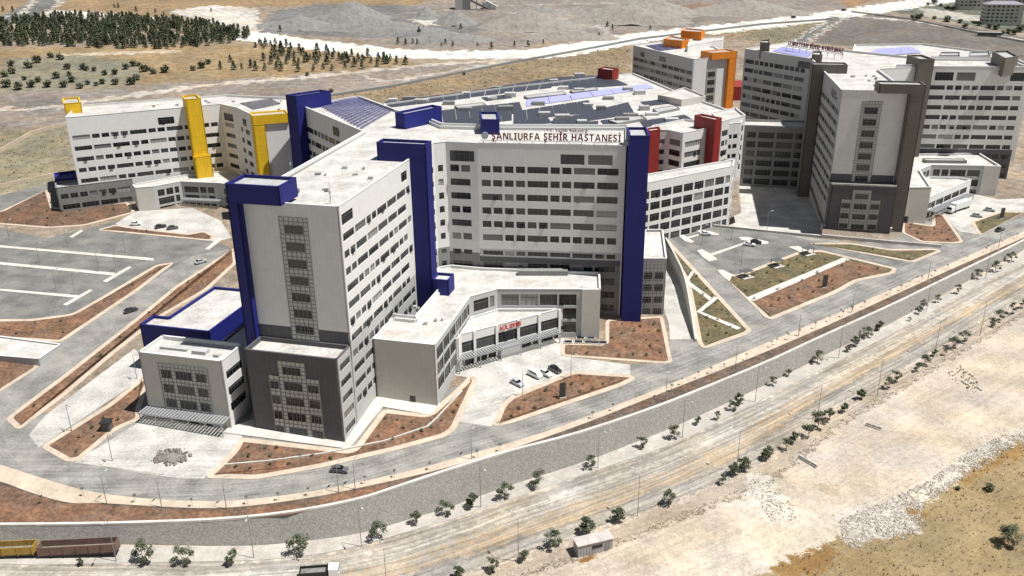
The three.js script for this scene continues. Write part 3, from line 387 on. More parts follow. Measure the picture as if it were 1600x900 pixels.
// a wall on an edge frame, pierced by rows of windows: boxes between the openings, panes set back in them
function wall(walls, t, fr, y0, y1, spec, seed) {
  const r = rng(seed), th = 0.42, put = (a, b, c, d) => { if (b - a > 0.01 && d - c > 0.01) { const cuts = [c, ...(spec.bands ?? []).filter(v => v[0] > c && v[0] < d).map(v => v[0]), d]; for (let i = 1; i < cuts.length; i++) { const mid = (cuts[i - 1] + cuts[i]) / 2, m = (spec.bands ?? []).reduce((q, v) => mid > v[0] ? v[1] : q, spec.mat); (walls.get(m) ?? walls.set(m, new GB()).get(m)).box(fr, a, b, cuts[i - 1], cuts[i], -th, 0); } } };
  const rows = (spec.rows ?? []).filter(q => q.y0 > y0 + 0.2 && q.y1 < y1 - 0.2).sort((a, b) => a.y0 - b.y0); let y = y0;
  for (const q of rows) {
    put(0, fr.L, y, q.y0); let u = 0;
    const segs = (q.segs ?? ribbon(q.u0 ?? 1.2, Math.min(fr.L - 1.2, q.u1 ?? 1e9), r, q.w, q.gap, q.split)).filter(s => !(spec.skip ?? []).some(k => s[0] < k[1] && s[1] > k[0]));
    for (const [a, b] of segs) { put(u, a, q.y0, q.y1); addWindow(t, fr, a, b, q.y0, q.y1, r, 0.24, spec.frame); u = b; }
    put(u, fr.L, q.y0, q.y1); y = q.y1;
  }
  put(0, fr.L, y, y1);
}
const rows = (sill, n, h = 2.0, step = 4.5, o = {}) => Array.from({ length: n }, (_, k) => ({ y0: sill - step * k, y1: sill - step * k + h, ...o }));
// an upright prism: walls round a footprint, a flat roof sunk behind its parapet
function vol(t, poly, y0, y1, { m = M.white, roof = M.roof, par = 0.9, edges = {}, seed = 1, wallName = 'wall', roofName = 'roof' } = {}) {
  for (let i = 0; i < poly.length; i++) { const walls = new Map(); wall(walls, t, edgeFrame(poly, i), y0, y1, { mat: m, ...(edges[i] ?? {}) }, seed * 31 + i); for (const [mm, g] of walls) part(t, wallName, g.geo(), mm); }
  part(t, roofName, flat(inset(poly, 0.2), () => y1 - par), roof);
  if (y1 - y0 > 4.2) for (let i = 0; i < poly.length; i++) { const f = edgeFrame(poly, i); part(t, 'coping', new GB().box(f, 0.02, f.L - 0.02, y1 + 0.003, y1 + 0.12, -0.5, 0.09).geo(), m === M.white || m === M.lightGrey || m === M.beige ? M.coping : m); }
}
function rect(fr, u0, u1, d0, d1) { const P = (u, d) => [fr.o[0] + fr.e[0] * u + fr.n[0] * d, fr.o[1] + fr.e[1] * u + fr.n[1] * d]; return [P(u0, d1), P(u1, d1), P(u1, d0), P(u0, d0)]; }
const box4 = (t, name, poly, y0, y1, m, roof = M.roofGrey, par = 0.7) => vol(t, poly, y0, y1, { m, roof, par, wallName: name, roofName: name + '_top' });
// curtain wall: pale panels proud of the wall, a mullion grid, dark panes set in it
function curtain(t, fr, u0, u1, y0, y1, gx, gy, panes, seed, panel = M.curtain, z = 0.12) {
  const p = part(t, 'curtain_wall', new GB().box(fr, u0, u1, y0, y1, 0.01, z).geo(), panel), g = new GB(), nx = Math.max(1, Math.round((u1 - u0) / gx)), ny = Math.max(1, Math.round((y1 - y0) / gy));
  for (let i = 0; i <= nx; i++) { const u = lerp(u0, u1, i / nx); g.box(fr, u - 0.06, u + 0.06, y0, y1, z, z + 0.1); }
  for (let j = 0; j <= ny; j++) { const y = lerp(y0, y1, j / ny); g.box(fr, u0, u1, y - 0.055, y + 0.055, z, z + 0.08); }
  const mm = part(p, 'mullion_grid', g.geo(), M.mullion); const r = rng(seed);
  for (const [a, b, c, d] of panes) {
    const w = Math.round((b - a) * 10) / 10, [pg, fg] = windowGeo(w, Math.round((d - c) * 10) / 10), u = (a + b) / 2, m = new THREE.Mesh(pg, pickGlass(r() * 0.85)); m.name = 'pane';
    m.position.set(fr.o[0] + fr.e[0] * u + fr.n[0] * (z + 0.06) - t.position.x, (c + d) / 2 - t.position.y, fr.o[1] + fr.e[1] * u + fr.n[1] * (z + 0.06) - t.position.z); m.rotation.y = fr.rot; t.add(m); const f = new THREE.Mesh(fg, M.mullion); f.name = 'frame'; m.add(f);
  }
}
function door(t, fr, u0, u1, y0, y1) { part(t, 'door', new GB().box(fr, u0, u1, y0, y1, 0.02, 0.1).geo(), M.door); }
// louvred canopy on posts
function canopy(t, fr, u0, u1, y, d, n) {
  const g = new GB(); for (const z of [0.3, d - 0.2]) g.box(fr, u0, u1, y - 0.3, y - 0.05, z - 0.12, z + 0.12); const c = part(t, 'canopy_frame', g.geo(), M.metal), s = new GB();
  for (let i = 0; i < n; i++) { const u = lerp(u0 + 0.2, u1 - 0.5, i / (n - 1)), l = new GB().box(fr, u, u + (u1 - u0) / n * 0.62, y, y + 0.14, 0.05, d).geo(); part(c, 'slat', l, M.louvre); }
  for (let i = 0; i <= 5; i++) { const u = lerp(u0 + 0.5, u1 - 0.5, i / 5); part(t, 'post', new GB().box(fr, u - 0.12, u + 0.12, T(...fr.o) - 1, y - 0.3, d - 0.35, d - 0.11).geo(), M.metal); }
}

// --- the blue framed hospital block: tower wing, long slab, rear wing ---
const FA = { o: [-43.2, -191.8], F: [0.9694, 0.2453], R: [0.2453, -0.9694] };
const A = (a, b) => [FA.o[0] + FA.F[0] * a + FA.R[0] * b, FA.o[1] + FA.F[1] * a + FA.R[1] * b];
const rectA = (a0, a1, b0, b1) => [A(a0, b0), A(a1, b0), A(a1, b1), A(a0, b1)];
{
  const t = thing('hospital_block', 'tall white hospital block framed in navy blue, with the red roof lettering', 'building', [-43.2, 0, -191.8]);
  const Q = [A(-25.3, 8.2), A(0, 8.2), A(0, 78.4), A(3.1, 81.1), [-10.4, -267.3], [35.2, -261.2], [38.8, -288.2], [-10.6, -291.5], [-23.4, -294.1], [-27.5, -301.6], [-42.1, -324.8], [-61.4, -356.6], [-70.7, -346.8], [-78.4, -333.3], [-47.9, -285.3]];
  const sill = 51.3, R11 = rows(sill, 11, 2.0), low = [[-5, M.lightGrey], [25.2, M.white]];
  const cen = rows(sill, 6, 2.15).concat([{ y0: 23.9, y1: 25.4 }, { y0: 19.4, y1: 21.4 }, { y0: 15, y1: 17.2 }, { y0: 10.4, y1: 12.6 }, { y0: 5.9, y1: 8.1 }]);
  vol(t, Q, -2, 60.6, { seed: 3, edges: {
    1: { rows: [...R11, { y0: 55.4, y1: 58.2, segs: [[1.2, 7.8], [41.5, 46]] }], bands: low, skip: [[47.9, 54.6]] },
    2: { rows: cen, bands: [[-5, M.midGrey], [26, M.white]] }, 3: { rows: [...cen, { y0: 54.6, y1: 58, segs: [[1.2, 9.2]] }], bands: [[-5, M.midGrey], [24.5, M.white]] },
    4: { rows: [...cen, { y0: 54.4, y1: 57.6, segs: [[26, 33.4], [34.5, 42]] }], bands: [[-5, M.midGrey], [21.5, M.darkGrey], [23.4, M.lightGrey], [26, M.white]] },
    12: { rows: R11 }, 13: { rows: [...R11, { y0: 54.8, y1: 58, segs: [[28, 34]] }] }, 0: { bands: [[20, M.darkGrey], [27.6, M.white]] } } });
  const f0 = edgeFrame(Q, 0);
  curtain(t, f0, 9.3, 16.9, 23.2, 57.2, 1.27, 1.13, Array.from({ length: 8 }, (_, k) => [10.6, 15.6, 53 - 4.5 * k, 55.2 - 4.5 * k]), 5);
  // lower front block with the stepped glazing
  const B = rectA(-25.2, 0, 0, 8.18);
  vol(t, B, -2, 24, { m: M.darkGrey, par: 1.1, seed: 5, edges: { 1: { mat: M.lightGrey, rows: rows(19.8, 5, 2, 4.5, { segs: [[1.2, 7.2]] }) }, 3: { mat: M.darkGrey } } });
  const fb = edgeFrame(B, 0);
  curtain(t, fb, 8.9, 16.3, 0.6, 21.9, 1.23, 1.12, Array.from({ length: 5 }, (_, k) => [10.1, 15.1, 18.3 - 4.4 * k, 20.5 - 4.4 * k]), 6);
  for (const [a, b] of [[6.0, 8.78], [16.42, 19.8]]) curtain(t, fb, a, b, 0.6, 17.6, 1.15, 1.12, Array.from({ length: 4 }, (_, k) => [a + 0.3, b - 0.3, 13.9 - 4.4 * k, 16.1 - 4.4 * k]), 7 + a);
  // navy frames and lift towers
  box4(t, 'blue_fin', rectA(-28.3, -25.34, 6.2, 15.2), -1, 60.4, M.blue);
  box4(t, 'blue_crown', rectA(-28.3, -14, 6.2, 15.2), 60.45, 65.2, M.blue);
  box4(t, 'blue_fin', rectA(0.03, 5.1, 57, 62), -1, 59.6, M.blue); box4(t, 'blue_crown', rectA(-9.9, 5.1, 57, 62.2), 59.65, 65, M.blue);
  box4(t, 'blue_lobby', rectA(5.15, 10.5, 56.5, 62.3), 10, 24, M.blueBox, M.roof);
  box4(t, 'blue_fin', [[35.3, -256.8], [41.4, -256.4], [42.2, -268.8], [36.2, -269.2]], 1, 64.6, M.blue);
  box4(t, 'blue_lift_tower', [[-39.2, -297.1], [-35.6, -293.4], [-24, -306.9], [-27.6, -310.6]], 57, 64.8, M.blueBox);
  box4(t, 'blue_lift_tower', [...[[-9.5,-284.2],[-3.6,-283.3]], [-4.2, -297], [-10.5, -297.5]], 57, 64.6, M.blueBox);
  box4(t, 'blue_fin', [[-84.8, -332.6], [-80.2, -329.4], [-69.2, -340.4], [-73.8, -343.6]], 4, 65.2, M.blue);
  fittings(t, rectA(-25, 0, 16, 56), 59.72, 9, 301); 
  // rear parapet upstand
  for (const [a, b] of [[Q[5], Q[6]], [Q[6], Q[7]], [Q[7], Q[8]], [Q[8], Q[9]]]) { const f = frame(b, a); part(t, 'parapet', new GB().box(f, 0.1, f.L - 0.1, 60.62, 61.6, -0.5, -0.02).geo(), M.coping); }
  { const f = frame(Q[14], A(-25.3, 15.4)); part(t, 'parapet', new GB().box(f, 0.1, f.L, 60.62, 61.5, -0.6, -0.02).geo(), M.coping); }
}
// red roof lettering along the slab
const font = await new FontLoader().loadAsync('fonts/droid/droid_sans_bold.typeface.json');
function lettering(t, text, size, fr, u0, u1, y, z, m, depth = 0.25, flip = false) {
  const parts = []; let x = 0;
  for (const ch of text) { if (ch === ' ') { x += size * 0.42; continue; } const g = new TextGeometry(ch, { font, size, depth, curveSegments: 3, bevelEnabled: false }); g.computeBoundingBox(); const w = g.boundingBox.max.x - g.boundingBox.min.x; g.translate(x - g.boundingBox.min.x, 0, 0); parts.push(g); x += w + size * 0.16; }
  const k = (u1 - u0) / x;
  for (const g of parts) { g.scale(k, 1, 1); const mm = new THREE.Mesh(g, m); mm.name = 'letter'; mm.position.set(fr.o[0] + fr.e[0] * (flip ? u1 : u0) + fr.n[0] * z - t.position.x, y - t.position.y, fr.o[1] + fr.e[1] * (flip ? u1 : u0) + fr.n[1] * z - t.position.z); mm.rotation.y = fr.rot + (flip ? Math.PI : 0); t.add(mm); }
}
{
  const fr = frame([-10.4, -267.3], [35.2, -261.2]), t = thing('roof_sign', 'dark red city hospital lettering on posts along the roof edge', 'sign', [-10.4, 60.6, -267.3]);
  lettering(t, 'ŞANLIURFA ŞEHİR HASTANESİ', 2.15, fr, 4.6, 44.6, 61.85, -0.1, M.sign);
  lettering(t, 'T.C. Sağlık Bakanlığı', 0.85, fr, 21.5, 34.5, 64.5, -0.1, M.sign, 0.15);
  const g = new GB(); g.box(fr, 1, 44.8, 61.45, 61.6, -0.25, -0.1); g.box(fr, 21, 35, 64.0, 64.1, -0.25, -0.12); part(t, 'rail', g.geo(), M.metal);
  for (let i = 0; i < 12; i++) { const u = 2 + i * 3.8, h = i === 5 || i === 8 ? 65 : 61.5; part(t, 'post', new GB().box(fr, u - 0.07, u + 0.07, 59.65, h, -0.45, -0.28).geo(), M.metal); }
  const d = new THREE.CylinderGeometry(1.15, 1.15, 0.2, 28); d.rotateX(Math.PI / 2); const m = new THREE.Mesh(d, M.logo); m.name = 'round_emblem'; m.position.set(fr.o[0] + fr.e[0] * 2.6 - t.position.x - 0.1, 63 - t.position.y, fr.o[1] + fr.e[1] * 2.6 - t.position.z); m.rotation.y = fr.rot; t.add(m);
}
// --- clinic podium with its recessed entrance ---
{
  const K1 = [-12.6, -241.4], K2 = [-4.5, -247.2], Rr = [27, -246.2];
  const t = thing('clinic_podium', 'low white clinic wing with louvred entrance canopy beside the blue tower', 'building', [-20.6, 1, -208.3]);
  const Q = [A(0.35, 21.5), A(17.9, 21.5), K1, K2, Rr, [28.2, -260.6], [-9.6, -265.8], A(3.6, 80.3), A(0.4, 77.8), A(0.4, 63), A(7.2, 63), A(7.2, 36), A(0.35, 36)];
  const gl = (n = 3) => rows(14.4, n, 3.7, 4.6, { w: 5.4, gap: 0.5, split: 0 });
  vol(t, Q, -2, 19.8, { seed: 9, par: 0.8, edges: { 0: { mat: M.beige }, 1: { mat: M.lightGrey, rows: gl() }, 2: { mat: M.lightGrey, rows: gl() }, 3: { mat: M.lightGrey, rows: gl().map(q => ({ ...q, u1: 25 })) }, 4: { mat: M.beige, rows: [] } } });
  const f0 = edgeFrame(Q, 0); door(t, f0, 9.6, 11.2, 1, 3.6);
  const f3 = edgeFrame(Q, 3); part(t, 'pier', new GB().box(f3, f3.L - 5.6, f3.L + 0.02, 1, 19.82, 0.02, 0.35).geo(), M.beige);
  for (const [p, q] of [[Q[11], Q[10]], [Q[12], Q[11]]]) { const f = frame(p, q); part(t, 'parapet', new GB().box(f, 0, f.L, 19.85, 20.9, -0.3, 0).geo(), M.coping); }
  part(t, 'roof_light', new GB().box(f3, 6, 22, 19.1, 20.6, -16, -13.4).geo(), M.midGrey);
  fittings(t, rectA(1, 17, 24, 50), 19.02, 6, 303);
  const E = [[-18.3, -226.6], [16, -247.3], [13, -246.6], [-4.4, -247.05], [-12.4, -241.2], [-15.9, -226]];
  vol(t, E, -2, 13.3, { seed: 12, par: 0.8, edges: { 0: { mat: M.white, rows: [{ y0: 7.2, y1: 10.6, w: 7.0, gap: 0.6, split: 0 }, { y0: 2.9, y1: 6.2, w: 3.6, gap: 0.3, split: 0 }] } } });
  const fe = edgeFrame(E, 0); canopy(t, fe, 1, 37, 6.9, 3.4, 40);
  for (let i = 0; i < 6; i++) part(t, 'pilaster', new GB().box(fe, 0.4 + i * 7.5, 1.2 + i * 7.5, 3, 13.32, 0.02, 0.4).geo(), M.white);
  for (const u of [5, 17.6, 20.4, 31]) door(t, fe, u, u + 1.3, 3, 5.6);
  part(t, 'porch', new GB().box(fe, 16.4, 23, 2, 6.2, 0.1, 2.2).geo(), M.white);
  const s = thing('clinic_sign', 'small bright red lettering on the clinic entrance fascia', 'sign', [-2, 11, -237]); lettering(s, 'ACİL SERVİS', 1.25, fe, 16.6, 24.2, 11.55, 0.45, M.brightSign);
}
// --- grey glazed stair block right of the fin ---
{
  const t = thing('glazed_annex', 'small grey glazed annex right of the tall blue fin', 'building', [49.6, 4, -262]);
  const Q = [[41.9, -262.1], [49.7, -262], [53.3, -291.7], [47, -291.9]];
  vol(t, Q, 0, 23.8, { m: M.lightGrey, seed: 14, par: 0.8, edges: { 1: { mat: M.lightGrey, rows: rows(17, 4, 2.4, 4.4) } } });
  const f = edgeFrame(Q, 0); curtain(t, f, 0.2, 7.6, 4, 23, 1.2, 1.1, Array.from({ length: 4 }, (_, k) => [[0.8, 3.4, 16.8 - 4.2 * k, 19.2 - 4.2 * k], [4.3, 7.0, 16.8 - 4.2 * k, 19.2 - 4.2 * k]]).flat(), 15);
}
// --- low entrance block and blue box left of the tower ---
{
  const t = thing('entrance_block', 'low white block with louvred canopy left of the blue tower', 'building', [...A(-43, -2), 0].slice(0, 1).concat([1.5, A(-43, -2)[1]]));
  const Q = rectA(-55, -31, -2, 8.5);
  vol(t, Q, -1, 21, { seed: 17, par: 1.0, edges: { 0: { mat: M.beige }, 1: { rows: rows(15, 3, 2.3, 4.6, { segs: [[1.4, 9.2]] }) } } });
  const f = edgeFrame(Q, 0), pn = []; for (let k = 0; k < 3; k++) for (const [a, b] of [[6, 9], [10.2, 15], [16.2, 19]]) pn.push([a, b, 14.4 - 4.3 * k, 16.8 - 4.3 * k]);
  curtain(t, f, 5.4, 19.6, 4.8, 18.6, 1.18, 1.1, pn, 18); canopy(t, f, -0.6, 24.4, 5, 4, 26); for (const u of [8, 11.5, 13, 17]) door(t, f, u, u + 1.6, 1.2, 3.9);
  part(t, 'duct', new GB().box(f, 3, 11, 20.05, 20.7, -5.5, -4.6).box(f, 13, 17, 20.05, 21, -6, -3.8).box(f, 19.5, 21, 20.05, 20.8, -4.6, -3.4).geo(), M.plant);
}
{
  const t = thing('blue_box_building', 'navy blue flat box with white roof behind the low entrance block', 'building', [A(-58, 18)[0], 2, A(-58, 18)[1]]);
  vol(t, [A(-69, 17.5), A(-46.9, 17.5), A(-46.9, 37), A(-46.9, 48), A(-64, 48), A(-64, 24), A(-69, 24)], 0, 18.8, { m: M.blueBox, seed: 19, par: 0.7 });
  vol(t, rectA(-46.85, -28.4, 8.6, 40), 0, 13.5, { m: M.darkGrey, roof: M.roofGrey, seed: 20, par: 0.6, wallName: 'link_wall', roofName: 'link_roof' });
}
// --- yellow framed block ---
{
  const t = thing('yellow_framed_block', 'white ward block with bright yellow stair fins on the left hillside', 'building', [-150, 14, -362]);
  const Q = [[-179, -351], [-125, -378.6], [-115.4, -369.8], [-96.6, -341.4], [-85, -345.2], [-94, -392], [-110, -396.5], [-129.4, -402.5], [-187, -378.4]];
  const rr = rows(44.7, 7, 1.8);
  vol(t, Q, 8, 54, { seed: 23, edges: { 0: { rows: [...rr, { y0: 47.6, y1: 50.6, segs: [[34.5, 41]] }] }, 1: { rows: [...rr.map(q => ({ ...q, segs: [[1.6, 9]] })), { y0: 47.4, y1: 50.6, segs: [[1.6, 9]] }] }, 2: { rows: [...rows(44.4, 7, 2, 4.5, { segs: [[2.2, 5.4], [8.6, 14], [18, 20.5], [26, 29]] }), { y0: 47.6, y1: 50.6, segs: [[6, 11]] }] }, 3: { mat: M.lightGrey } } });
  const f0 = frame([-179, -351], [-125, -378.6]);
  fittings(t, Q, 53.12, 10, 304);
  box4(t, 'yellow_fin', rect(f0, 46, 52.2, -5, 5.2), 14, 58, M.yellow); box4(t, 'yellow_fin_base', rect(f0, 45.8, 52.6, 5.25, 8.4), 22, 34, M.yellow, M.roof);
  box4(t, 'yellow_stair', rect(f0, 0.5, 7, -29, -14), 53.15, 57.4, M.yellow);
  const f3 = frame([-98.9, -335.1], [-86.5, -339.7]);
  box4(t, 'yellow_fin', rect(f3, -0.4, 4.2, -8, 0), 8, 53.4, M.yellow); box4(t, 'yellow_crown', rect(f3, -0.4, 13.4, -8, 0), 53.45, 57, M.yellow);
  part(t, 'wall', new GB().box(f3, 4.25, 13.2, 8, 53.4, -6, -0.8).geo(), M.white);
  vol(t, rect(f0, -8.6, 20.5, -9, 1.6), 8, 26.4, { m: M.midGrey, seed: 25, roof: M.roofGrey, wallName: 'base_wall', roofName: 'base_roof', edges: { 0: { mat: M.midGrey, rows: rows(21.4, 2, 2.1, 4.5) } } });
  box4(t, 'blue_link', rect(f0, -8.4, 0, -22, -9.1), 8, 27.4, M.blueBox, M.blueBox);
  const C = [...[[-159.8,-360.9],[-145.8,-345.7],[-140.6,-352.5],[-120,-344.3],[-115.1,-340.3],[-114.2,-355],[-129.3,-380.6],[-148.3,-367.9]]];
  vol(t, [[-157.6, -353], [-154.3, -347.6], [-147.5, -349.6], [-139, -357.2], [-121, -353.6], [-114, -349.6], [-106.5, -356], [-121.5, -376], [-141, -368.2]], 8, 25.6, { seed: 27, par: 0.8, wallName: 'clinic_wall', roofName: 'clinic_roof', edges: { 1: { mat: M.beige }, 2: { mat: M.lightGrey, rows: rows(21, 3, 2.8, 3.6) }, 3: { mat: M.lightGrey, rows: rows(21, 3, 2.6, 3.6) }, 4: { mat: M.lightGrey, rows: rows(21, 3, 2.6, 3.6) } } });
  const f5 = frame([-139, -357.2], [-121, -353.6]); canopy(t, f5, 0.5, 18, 18.6, 3.2, 18);
}
// small fittings on the flat roofs
function fittings(t, poly, y, n, seed) { const r = rng(seed), xs = poly.map(p => p[0]), zs = poly.map(p => p[1]), q = inset(poly, 2.5); let k = 0, g = 0; while (k < n && g++ < 400) { const x = lerp(Math.min(...xs), Math.max(...xs), r()), z = lerp(Math.min(...zs), Math.max(...zs), r()); if (!inPoly(q, x, z)) continue; const a = 0.25 + r() * 0.6, b = 0.25 + r() * 0.5, h = 0.4 + r() * 0.7; part(t, 'roof_vent', new GB().bx(x - a, x + a, y, y + h, z - b, z + b).geo(), [M.plant, M.roofGrey, M.midGrey][k % 3]); k++; } }
// --- the flat technical core with its roof full of panels ---
{
  const t = thing('technical_core', 'broad white flat-roofed core block carrying dark solar panels', 'building', [20, 20, -430]);
  const Q = [[-64.5, -449], [0, -500], [76, -548], [92, -470], [110, -408], [104, -392], [60, -372], [45, -330], [-20, -330], [-50, -380]];
  vol(t, Q, 8, 41, { seed: 31, m: M.white, edges: { 4: { rows: rows(34, 4) }, 5: { rows: rows(34, 4) }, 3: { rows: rows(34, 3) } } });
  vol(t, [[76.2,-453.1],[85.7,-438.3],[100,-448.8],[94.4,-476.6]], 40.15, 43.5, { m: M.beige, seed: 32, wallName: 'plant_room', roofName: 'plant_room_roof' });
  box4(t, 'red_lift_tower', [[52.7,-532.6],[60.7,-525.3],[65.1,-530.4],[57.7,-540.5]], 40.15, 46, M.red, M.roof);
  const r = rng(77); const eq = [[-60.8,-458],[-53,-463.3],[-45.7,-457.1],[-24.1,-481.6],[-6.1,-497.7],[25.9,-523.6],[42.7,-545.4],[-31.9,-450.8],[-9.1,-462.6],[1,-471.9],[-22,-434.2],[38.2,-486.2],[29.9,-495.4],[14,-446.3],[16.2,-417.2],[39.8,-443],[51.4,-461],[64.7,-486.7],[70.3,-475.9],[45,-430.5],[66.3,-429.3],[68,-416.1],[51,-401.5],[24.9,-408.9],[33.1,-399.4],[56.6,-410.3],[94.8,-468.3],[75,-400.2],[-2.3,-433.1],[-43.4,-432]];
  eq.forEach(([x, z], i) => part(t, 'air_handler', new GB().bx(x - 2 - r() * 2, x + 2 + r() * 2, 40.1, 41.2 + r() * 1.3, z - 1.6 - r(), z + 1.6 + r()).geo(), [M.plant, M.midGrey, M.roofGrey][i % 3]));
  for (const p of [[[-28.1,-441.2],[-13.8,-449.5],[-12,-442.1],[-26.1,-434.1]], [[7.2,-467.4],[29.1,-482.5],[30.2,-472],[9.1,-461.4]], [[32.8,-484.4],[47.8,-494.3],[48.7,-485.5],[34.1,-478]], [[69.7,-427.1],[82,-435],[83,-428],[70.6,-417.1]], [[44.9,-399.7],[59.9,-412.8],[63.1,-403.3],[48.4,-392.2]]]) box4(t, 'roof_light', p, 40.12, 41.3, M.midGrey, M.roofGrey, 0.25);
}
// dark solar arrays on the core roof: each array a thing, each row of panels a part
function solarArray(q, y, m, label, nRows, tilt, name, group, cat = 'solar array') {
  const t = thing(name, label, cat, [q[0][0], y, q[0][1]], group), P = (u, v) => [lerp(lerp(q[0][0], q[1][0], u), lerp(q[3][0], q[2][0], u), v), lerp(lerp(q[0][1], q[1][1], u), lerp(q[3][1], q[2][1], u), v)];
  const n = Math.max(3, nRows);
  for (let k = 0; k < n; k++) { const g = new GB(), v0 = k / n, v1 = (k + 0.9) / n, c = 6; for (let i = 0; i < c; i++) { const a = P(i / c + 0.004, v0), b = P((i + 1) / c - 0.004, v0), d = P((i + 1) / c - 0.004, v1), e = P(i / c + 0.004, v1); g.quad([a[0], y + 0.05, a[1]], [b[0], y + 0.05, b[1]], [d[0], y + 0.05 + tilt, d[1]], [e[0], y + 0.05 + tilt, e[1]]); g.quad([b[0], y + 0.0, b[1]], [a[0], y + 0.0, a[1]], [e[0], y + tilt, e[1]], [d[0], y + tilt, d[1]]); } part(t, 'panel_row', g.geo(), m); }
}
[[[[-61.2,-442.8],[-21.1,-468.6],[-22,-489.3],[-65.8,-457.7]]], [[[-21.2,-470.6],[23.6,-499.6],[28.5,-537.8],[-22,-489.3]]], [[[23.8,-504.2],[55.9,-521],[56.3,-543.8],[29.3,-537.8]]], [[[31.5,-492.5],[67.9,-505.9],[63.1,-527.9],[30.9,-513]]], [[[-31.3,-403.7],[6.5,-425.4],[5,-453.6],[-33.9,-432.6]]], [[[-28.1,-390.5],[0.8,-406.6],[0.9,-422.4],[-30.8,-405.2]]], [[[1.4,-405],[41.4,-425.1],[41,-457.2],[1.5,-427.3]]], [[[19.8,-392.3],[59.9,-419.2],[60.8,-450.4],[18.6,-402.6]]], [[[1.3,-389],[19,-399.6],[17.8,-411.9],[1.4,-403.5]]], [[[42.6,-391.2],[63.7,-403.3],[63.1,-415.8],[41.7,-402.9]]], [[[59.6,-387.5],[84.8,-402.2],[83.1,-414.7],[59.7,-400.5]]], [[[-12.4,-458.4],[1,-467.3],[-0.3,-477.5],[-15.3,-468.3]]], [[[-48.6,-421.8],[-34.1,-434.3],[-35.5,-444.9],[-49.9,-433.5]]], [[[69,-439.1],[86.2,-449],[84.9,-460.4],[66.7,-450.1]]], [[[5.9,-388.8],[39.6,-389.9],[40.7,-401.5],[21.3,-398]]]].forEach(([q], i) => { solarArray(q, 40.2, M.pv, ['dark solar array at the far left corner of the core roof', 'dark solar array in the middle of the rear edge of the core roof', 'dark solar array left of the red lift tower', 'dark solar array just below the red lift tower', 'dark solar array between the two blue lift towers', 'dark solar array touching the right blue lift tower', 'dark solar array left of the middle of the core roof', 'long dark solar array in the middle of the core roof', 'small dark solar array behind the middle of the lettering', 'small dark solar array above the last word of the lettering', 'dark solar array nearest the dark red stair tower', 'tiny dark solar array left of the lilac strip', 'dark solar array behind the left blue lift tower', 'dark solar array left of the white plant room', 'dark solar array directly behind the roof lettering'][i], 7, 0.35, 'solar_array', 'dark solar arrays on the core roof'); });
solarArray([[8,-441.4],[80.8,-494.8],[78.9,-506.2],[8.3,-458]], 40.3, M.pvBlue, 'long pale lilac collector strip across the core roof', 7, 0.5, 'collector_strip', 'lilac solar collectors');
{ const q = [[-74.3,-339.2],[-62.4,-357.2],[-43.3,-326.8],[-49.9,-292.3]], n = 15; for (let k = 0; k < n; k++) { const a = k / n, b = (k + 0.66) / n, P = (u, v) => [lerp(lerp(q[0][0], q[1][0], u), lerp(q[3][0], q[2][0], u), v), lerp(lerp(q[0][1], q[1][1], u), lerp(q[3][1], q[2][1], u), v)]; solarArray([P(0, a), P(1, a), P(1, b), P(0, b)], 59.8, M.pvBlue, ord(k) + ' row of lilac solar collectors on the rear blue wing, counted from the boundary wall', 3, 0.45, 'solar_collector', 'lilac collectors on the rear wing roof', 'solar collector'); } }
solarArray([[-118.6,-384.7],[-107.3,-395.3],[-99.5,-382],[-108.2,-368.9]], 53.2, M.pvBlue, 'lilac solar collectors on the yellow block roof', 8, 0.5, 'collector_strip', 'lilac solar collectors');
solarArray([[86.9,-575.5],[102.2,-588.5],[105.6,-556.8],[91,-545]], 54.2, M.pvBlue, 'lilac solar collectors on the orange block roof', 6, 0.5, 'collector_strip', 'lilac solar collectors');
// --- white office strip and red block right of the fin ---
{
  const t = thing('office_strip', 'long low white office wing with a grid of dark windows', 'building', [70, 10, -328]);
  const Q = [[47, -314], [88.9, -340.7], [92.2, -352], [53.2, -329.3]];
  vol(t, Q, 2, 34, { seed: 41, edges: { 0: { mat: M.white, rows: rows(27.4, 5, 3.1, 4.6, { w: 4.8, gap: 0.8, split: 0 }) }, 1: { rows: rows(27.4, 5, 3.1, 4.6) } } });
}
{
  const t = thing('red_framed_block', 'white block with dark red stair towers behind the office wing', 'building', [80, 10, -365]);
  const Q1 = [[58.2,-366.8],[62.4,-373.1],[67.9,-372.9],[73.1,-366],[86.9,-376.6],[92,-386.9],[79.5,-396.3],[62.8,-382.7]];
  vol(t, Q1, 8, 42, { seed: 43, edges: { 2: { rows: rows(36, 4, 2.6) }, 3: { rows: rows(35.5, 4, 2.4, 4.5, { segs: [[1.6, 12]] }) }, 1: { rows: rows(36, 4) } } });
  const Q2 = [[93.4,-384.6],[107.7,-398.7],[107.9,-417.9],[93.7,-405.7]];
  vol(t, Q2, 8, 43, { seed: 44, wallName: 'rear_wall', roofName: 'rear_roof', edges: { 0: { rows: rows(36, 5, 2.6, 4.5, { w: 6 }) } } });
  box4(t, 'red_stair_tower', [[80.7,-381.8],[87.5,-370.7],[91.3,-375.4],[84.6,-384.5]], 10, 46.5, M.red, M.roof);
  box4(t, 'red_stair_tower', [[58.5,-365.9],[63.9,-368.9],[64.3,-374.9],[59,-372.5]], 10, 43, M.red, M.roof);
}
